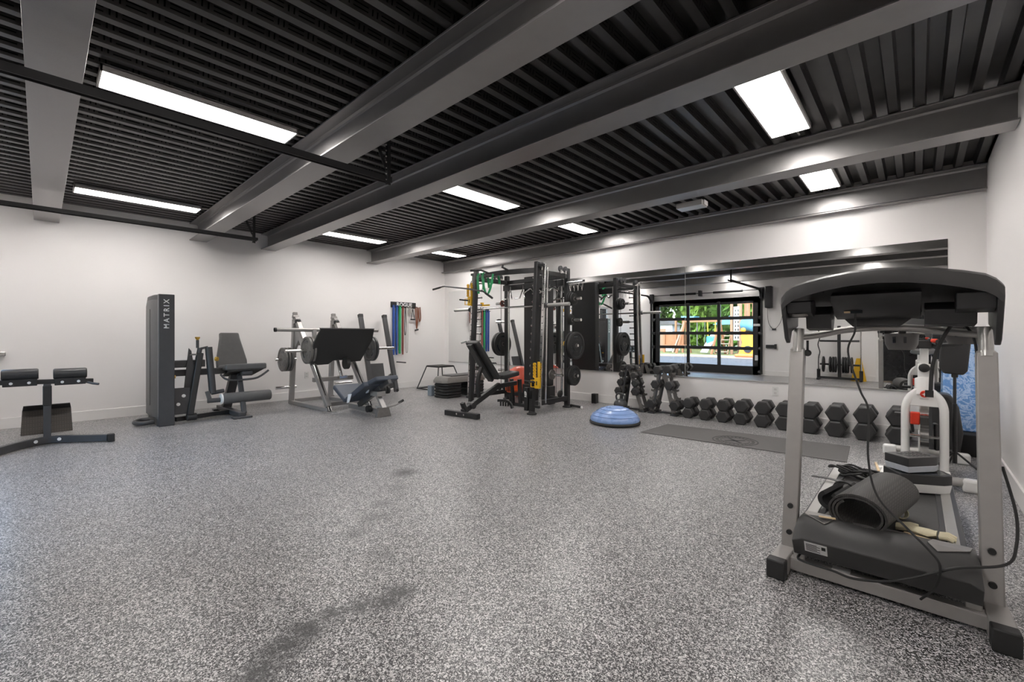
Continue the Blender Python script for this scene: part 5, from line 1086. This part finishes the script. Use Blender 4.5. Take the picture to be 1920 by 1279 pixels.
MB().prism([(-7.42, 1.40, 1.02), (-7.42, 1.43, .98), (-7.42, 1.47, .70), (-7.42, 1.46, .48), (-7.42, 1.38, .38), (-7.42, 1.34, .40)], (-.025,0,0)).build('cam_plate', 'charcoal_steel', t, bevel=.004)
MB().bar((-7.36, 1.40, .10), (-7.42, 1.53, .95), .075, .085, (1,0,0)).cyl((-7.36, 1.36, .07), (-7.36, 1.48, .07), .05, 18).build('lean_post', 'black_steel', t, bevel=.012)
MB().cyl((-7.40, 1.44, .46), (-7.40, 1.44, .12), .004, 6).cyl((-7.40, 1.40, .93), (-7.40, 1.55, .93), .012, 8).build('cable', 'chrome', t)
a_ = MB().cyl((-7.42, 1.63, 1.03), (-7.42, 1.68, .37), .045, 20).build('lever_arm', 'charcoal_steel', t)
MB().cyl((-7.42, 1.50, 1.02), (-7.42, 1.50, 1.13), .018, 12).cyl((-7.42, 1.50, .86), (-7.42, 1.53, 1.02), .03, 14).bar((-7.42, 1.50, 1.0), (-7.42, 1.62, 1.03), .03, .03).build('plunger', 'charcoal_steel', a_)
MB().lathe((-7.42, 1.50, 1.13), (0,0,1), [(0,0),(.012,0),(.03,.03),(.03,.045),(0,.045)], 16).build('plunger_knob', 'gold', a_)
MB().cyl((-7.35, 1.70, .86), (-7.33, 1.72, .86), .03, 14).build('pivot_cap', 'gold', a_)
MB().cyl((-7.42, 1.66, .37), (-7.42, 1.82, .39), .028, 14).cyl((-7.36, 1.60, .27), (-7.34, 1.80, .27), .032, 14).bar((-7.40, 1.61, .40), (-7.36, 1.64, .24), .05, .04, (1,0,0)).build('roller_bracket', 'charcoal_steel', a_, bevel=.003)
MB().cyl((-7.32, 1.755, .285), (-7.32, 1.775, .285), .075, 26).build('roller_disc', 'letters', a_)
MB().lathe((-7.32, 1.775, .285), (0,1,0), [(0,0),(.072,0),(.078,.015),(.078,.62),(.070,.635),(0,.635)], 30).build('roller_pad', 'vinyl_grey', a_)
# seat and back
padloft((-7.36, 2.10, .73), (-7.86, 2.10, .69), .55, .50, .09, 3, 'seat_pad', 'vinyl_grey', t, .022)
rg = []
for z, x, w_ in ((.66, -7.86, .42), (.80, -7.90, .42), (1.0, -7.96, .34), (1.15, -8.01, .28), (1.24, -8.05, .265)):
    rg.append([(x, 2.05-w_/2, z), (x, 2.05+w_/2, z), (x-.075, 2.05+w_/2, z-.01), (x-.075, 2.05-w_/2, z-.01)])
MB().loft(rg).build('back_pad', 'vinyl_grey', t, bevel=.022, seg=3)
MB().bar((-7.45, 2.10, .62), (-7.95, 2.10, .60), .10, .06).bar((-7.40, 2.12, .63), (-7.46, 2.12, .64), .14, .05).build('seat_frame', 'charcoal_steel', t, bevel=.006)
MB().prism([(-7.38, 1.86, .66), (-7.38, 2.34, .68), (-7.75, 2.28, .56), (-7.85, 1.90, .56)], (0,0,.02)).build('seat_pan', 'rubber', t)
MB().tube(spline([(-7.50, 1.80, .62), (-7.42, 1.84, .56), (-7.40, 1.95, .535), (-7.40, 2.20, .54), (-7.38, 2.30, .58), (-7.36, 2.40, .66)], 5), .015, 10).build('grab_handle', 'charcoal_steel', t)
MB().bar((-7.95, 1.98, .06), (-7.65, 2.02, .62), .12, .09, (1,0,0)).bar((-7.20, 2.02, .06), (-7.55, 2.05, .60), .06, .06, (1,0,0)).build('seat_leg', 'charcoal_steel', t, bevel=.006)
MB().bar((-8.2, 1.95, .05), (-7.14, 1.98, .05), .09, .07).box(-7.22, -7.10, 1.86, 2.10, 0, .03).box(-8.22, -8.12, 1.85, 2.05, 0, .03).build('base_beam', 'charcoal_steel', t, bevel=.006)
MB().bar((-7.42, 1.25, .05), (-7.60, 1.95, .05), .05, .06).build('base_link', 'black_steel', t, bevel=.004)

# =================================================================== HYPEREXTENSION BENCH
t = thing('back_extension_bench', 'black back extension bench with two pads and tread footplate at far left', 'exercise bench', (-7.05, .05, 0))
pts = spline([(-6.62, -.34, .045), (-6.84, -.20, .045), (-6.98, -.06, .045), (-7.03, .05, .045), (-6.98, .18, .045), (-6.84, .34, .045), (-6.68, .52, .045)], 5)
MB().strip(pts, .075, .05, (0,0,1)).build('base_bar', 'charcoal_steel', t, bevel=.005)
for k in (0, -1): MB().cbox(pts[k]+V((.01, (-.03 if k == 0 else .02), 0)), (.07, .06, .085)).build('end_cap', 'rubber', t, bevel=.004)
for y in (-.035, .14): MB().cyl((-6.99+abs(y-.05)*.2, y, .05), (-6.965+abs(y-.05)*.2, y, .05), .016, 12).build('bolt', 'letters', t)
MB().bar((-7.04, .05, .04), (-7.06, .05, .66), .065, .06, (0,1,0)).build('post', 'charcoal_steel', t, bevel=.006)
MB().bar((-7.05, .05, .42), (-7.06, .05, .64), .075, .07, (0,1,0)).build('post_sleeve', 'black_steel', t, bevel=.006)
MB().bar((-7.08, -.36, .70), (-7.08, .42, .67), .06, .05).build('cross_bar', 'black_steel', t, bevel=.006)
for y0, y1, z in ((-.285, -.015, .775), (.095, .365, .765)):
    MB().loft([[(-7.08+a*.085*k, y, z+b_*.06*k) for a, b_ in ((math.cos(q_), math.sin(q_)) for q_ in [2*PI*i/20 for i in range(20)])] for y, k in ((y0, .86), (y0+.012, 1), (y1-.012, 1), (y1, .86))]).build('hip_pad', 'vinyl_black', t)
    MB().box(-7.035, -7.025, y0+.01, y1-.01, z-.125, z-.05).build('pad_plate', 'black_steel', t, bevel=.01)
    for y in (y0+.07, y1-.07): MB().cyl((-7.025, y, z-.09), (-7.015, y, z-.09), .014, 12).build('pad_bolt', 'letters', t)
MB().tube([(-7.06, .36, .66), (-7.03, .41, .64), (-7.0, .46, .63)], .014, 10).build('handle', 'charcoal_steel', t)
MB().tube([(-7.06, -.30, .64), (-7.0, -.36, .57)], .014, 10).build('handle', 'light_silver', t)
MB().bar((-7.05, .05, .10), (-7.80, .06, .10), .06, .06).build('long_beam', 'black_steel', t, bevel=.005)
MB().prism([(-7.66, -.16, .02), (-7.66, .27, .02), (-7.80, .26, .30), (-7.80, -.15, .30)], (-.012,0,.0)).build('foot_plate', 'tread_brown', t, bevel=.004)
MB().prism([(-7.80, -.15, .29), (-7.80, .26, .29), (-7.74, .25, .355), (-7.74, -.14, .355)], (-.01,0,.005)).build('foot_plate_lip', 'black_steel', t, bevel=.003)
# blinds over the far left window
t = thing('window_blind', 'white horizontal slat blind over the window at the left picture edge', 'blind', (XL+.03, -.72, .93))
MB().box(XL+.004, XL+.07, -1.07, -.365, 2.235, 2.285).build('head_rail', 'white_gloss', t, bevel=.004)
for k in range(24):
    z = 1.03+k*.052
    MB().bar((XL+.034, -1.06, z), (XL+.034, -.372, z), .038, .003).build('slat', 'white_gloss', t)
MB().box(XL+.006, XL+.066, -1.065, -.30, .935, .99).build('bottom_rail', 'chrome', t, bevel=.008)
for y in (-.95, -.50): MB().cyl((XL+.034, y, .97), (XL+.034, y, 2.24), .0015, 6).build('lift_cord', 'letters', t)

# =================================================================== PLATE TREE behind the camera, seen in the mirror
tx, ty = -1.5, -.78
t = thing('plate_tree', 'black weight plate tree beside the garage wall, seen in the mirror', 'plate rack', (tx, ty, 0))
MB().box(tx-.48, tx+.48, ty-.03, ty+.03, .03, .09).box(tx-.48, tx-.42, ty-.15, ty+.15, 0, .05).box(tx+.42, tx+.48, ty-.15, ty+.15, 0, .05).build('base', 'black_steel', t, bevel=.005)
MB().box(tx-.035, tx+.035, ty-.035, ty+.035, .09, 1.45).build('post', 'black_steel', t, bevel=.005)
for z in (.42, 1.05): MB().cyl((tx-.42, ty, z), (tx+.42, ty, z), .025, 14).build('peg', 'black_steel', t)
for X in (tx-.45, tx+.45): MB().cyl((X, ty, .05), (X, ty, .28), .04, 14).build('bar_holder', 'black_steel', t)
for k, X in enumerate((tx-.34, tx-.19, tx-.13, tx-.08, tx+.08, tx+.13, tx+.18, tx+.26)):
    plate((X, ty, .42), (1,0,0), .21, .035, '%s black plate from the left on the plate tree behind the camera' % ['first','second','third','fourth','fifth','sixth','seventh','eighth'][k], 'plates on the plate tree', grips=False)
MB().tube(spline([(tx-.45, ty, .08), (tx-.45, ty, .55), (tx-.42, ty, .75), (tx-.46, ty, .95), (tx-.42, ty, 1.15), (tx-.45, ty, 1.35)], 4), .014, 10).build('curl_bar', 'charcoal_steel', label='wavy black curl bar standing at one end of the plate tree', cat='barbell')
MB().cyl((tx+.45, ty, .08), (tx+.45, ty, 1.75), .014, 10).cyl((tx+.45, ty, .08), (tx+.45, ty, .45), .025, 12).build('straight_bar', 'chrome', label='straight steel bar standing at the other end of the plate tree', cat='barbell')
t = thing('caution_sign', 'yellow folding caution floor sign beside the plate tree', 'sign', (tx+.36, ty-.16, 0))
MB().prism([(tx+.22, ty-.12, 0), (tx+.54, ty-.12, 0), (tx+.44, ty-.17, .60), (tx+.34, ty-.17, .60)], (0,-.012,0)).build('front_panel', 'yellow', t, bevel=.003)
MB().prism([(tx+.22, ty-.28, 0), (tx+.54, ty-.28, 0), (tx+.44, ty-.20, .60), (tx+.34, ty-.20, .60)], (0,.012,0)).build('back_panel', 'yellow', t, bevel=.003)
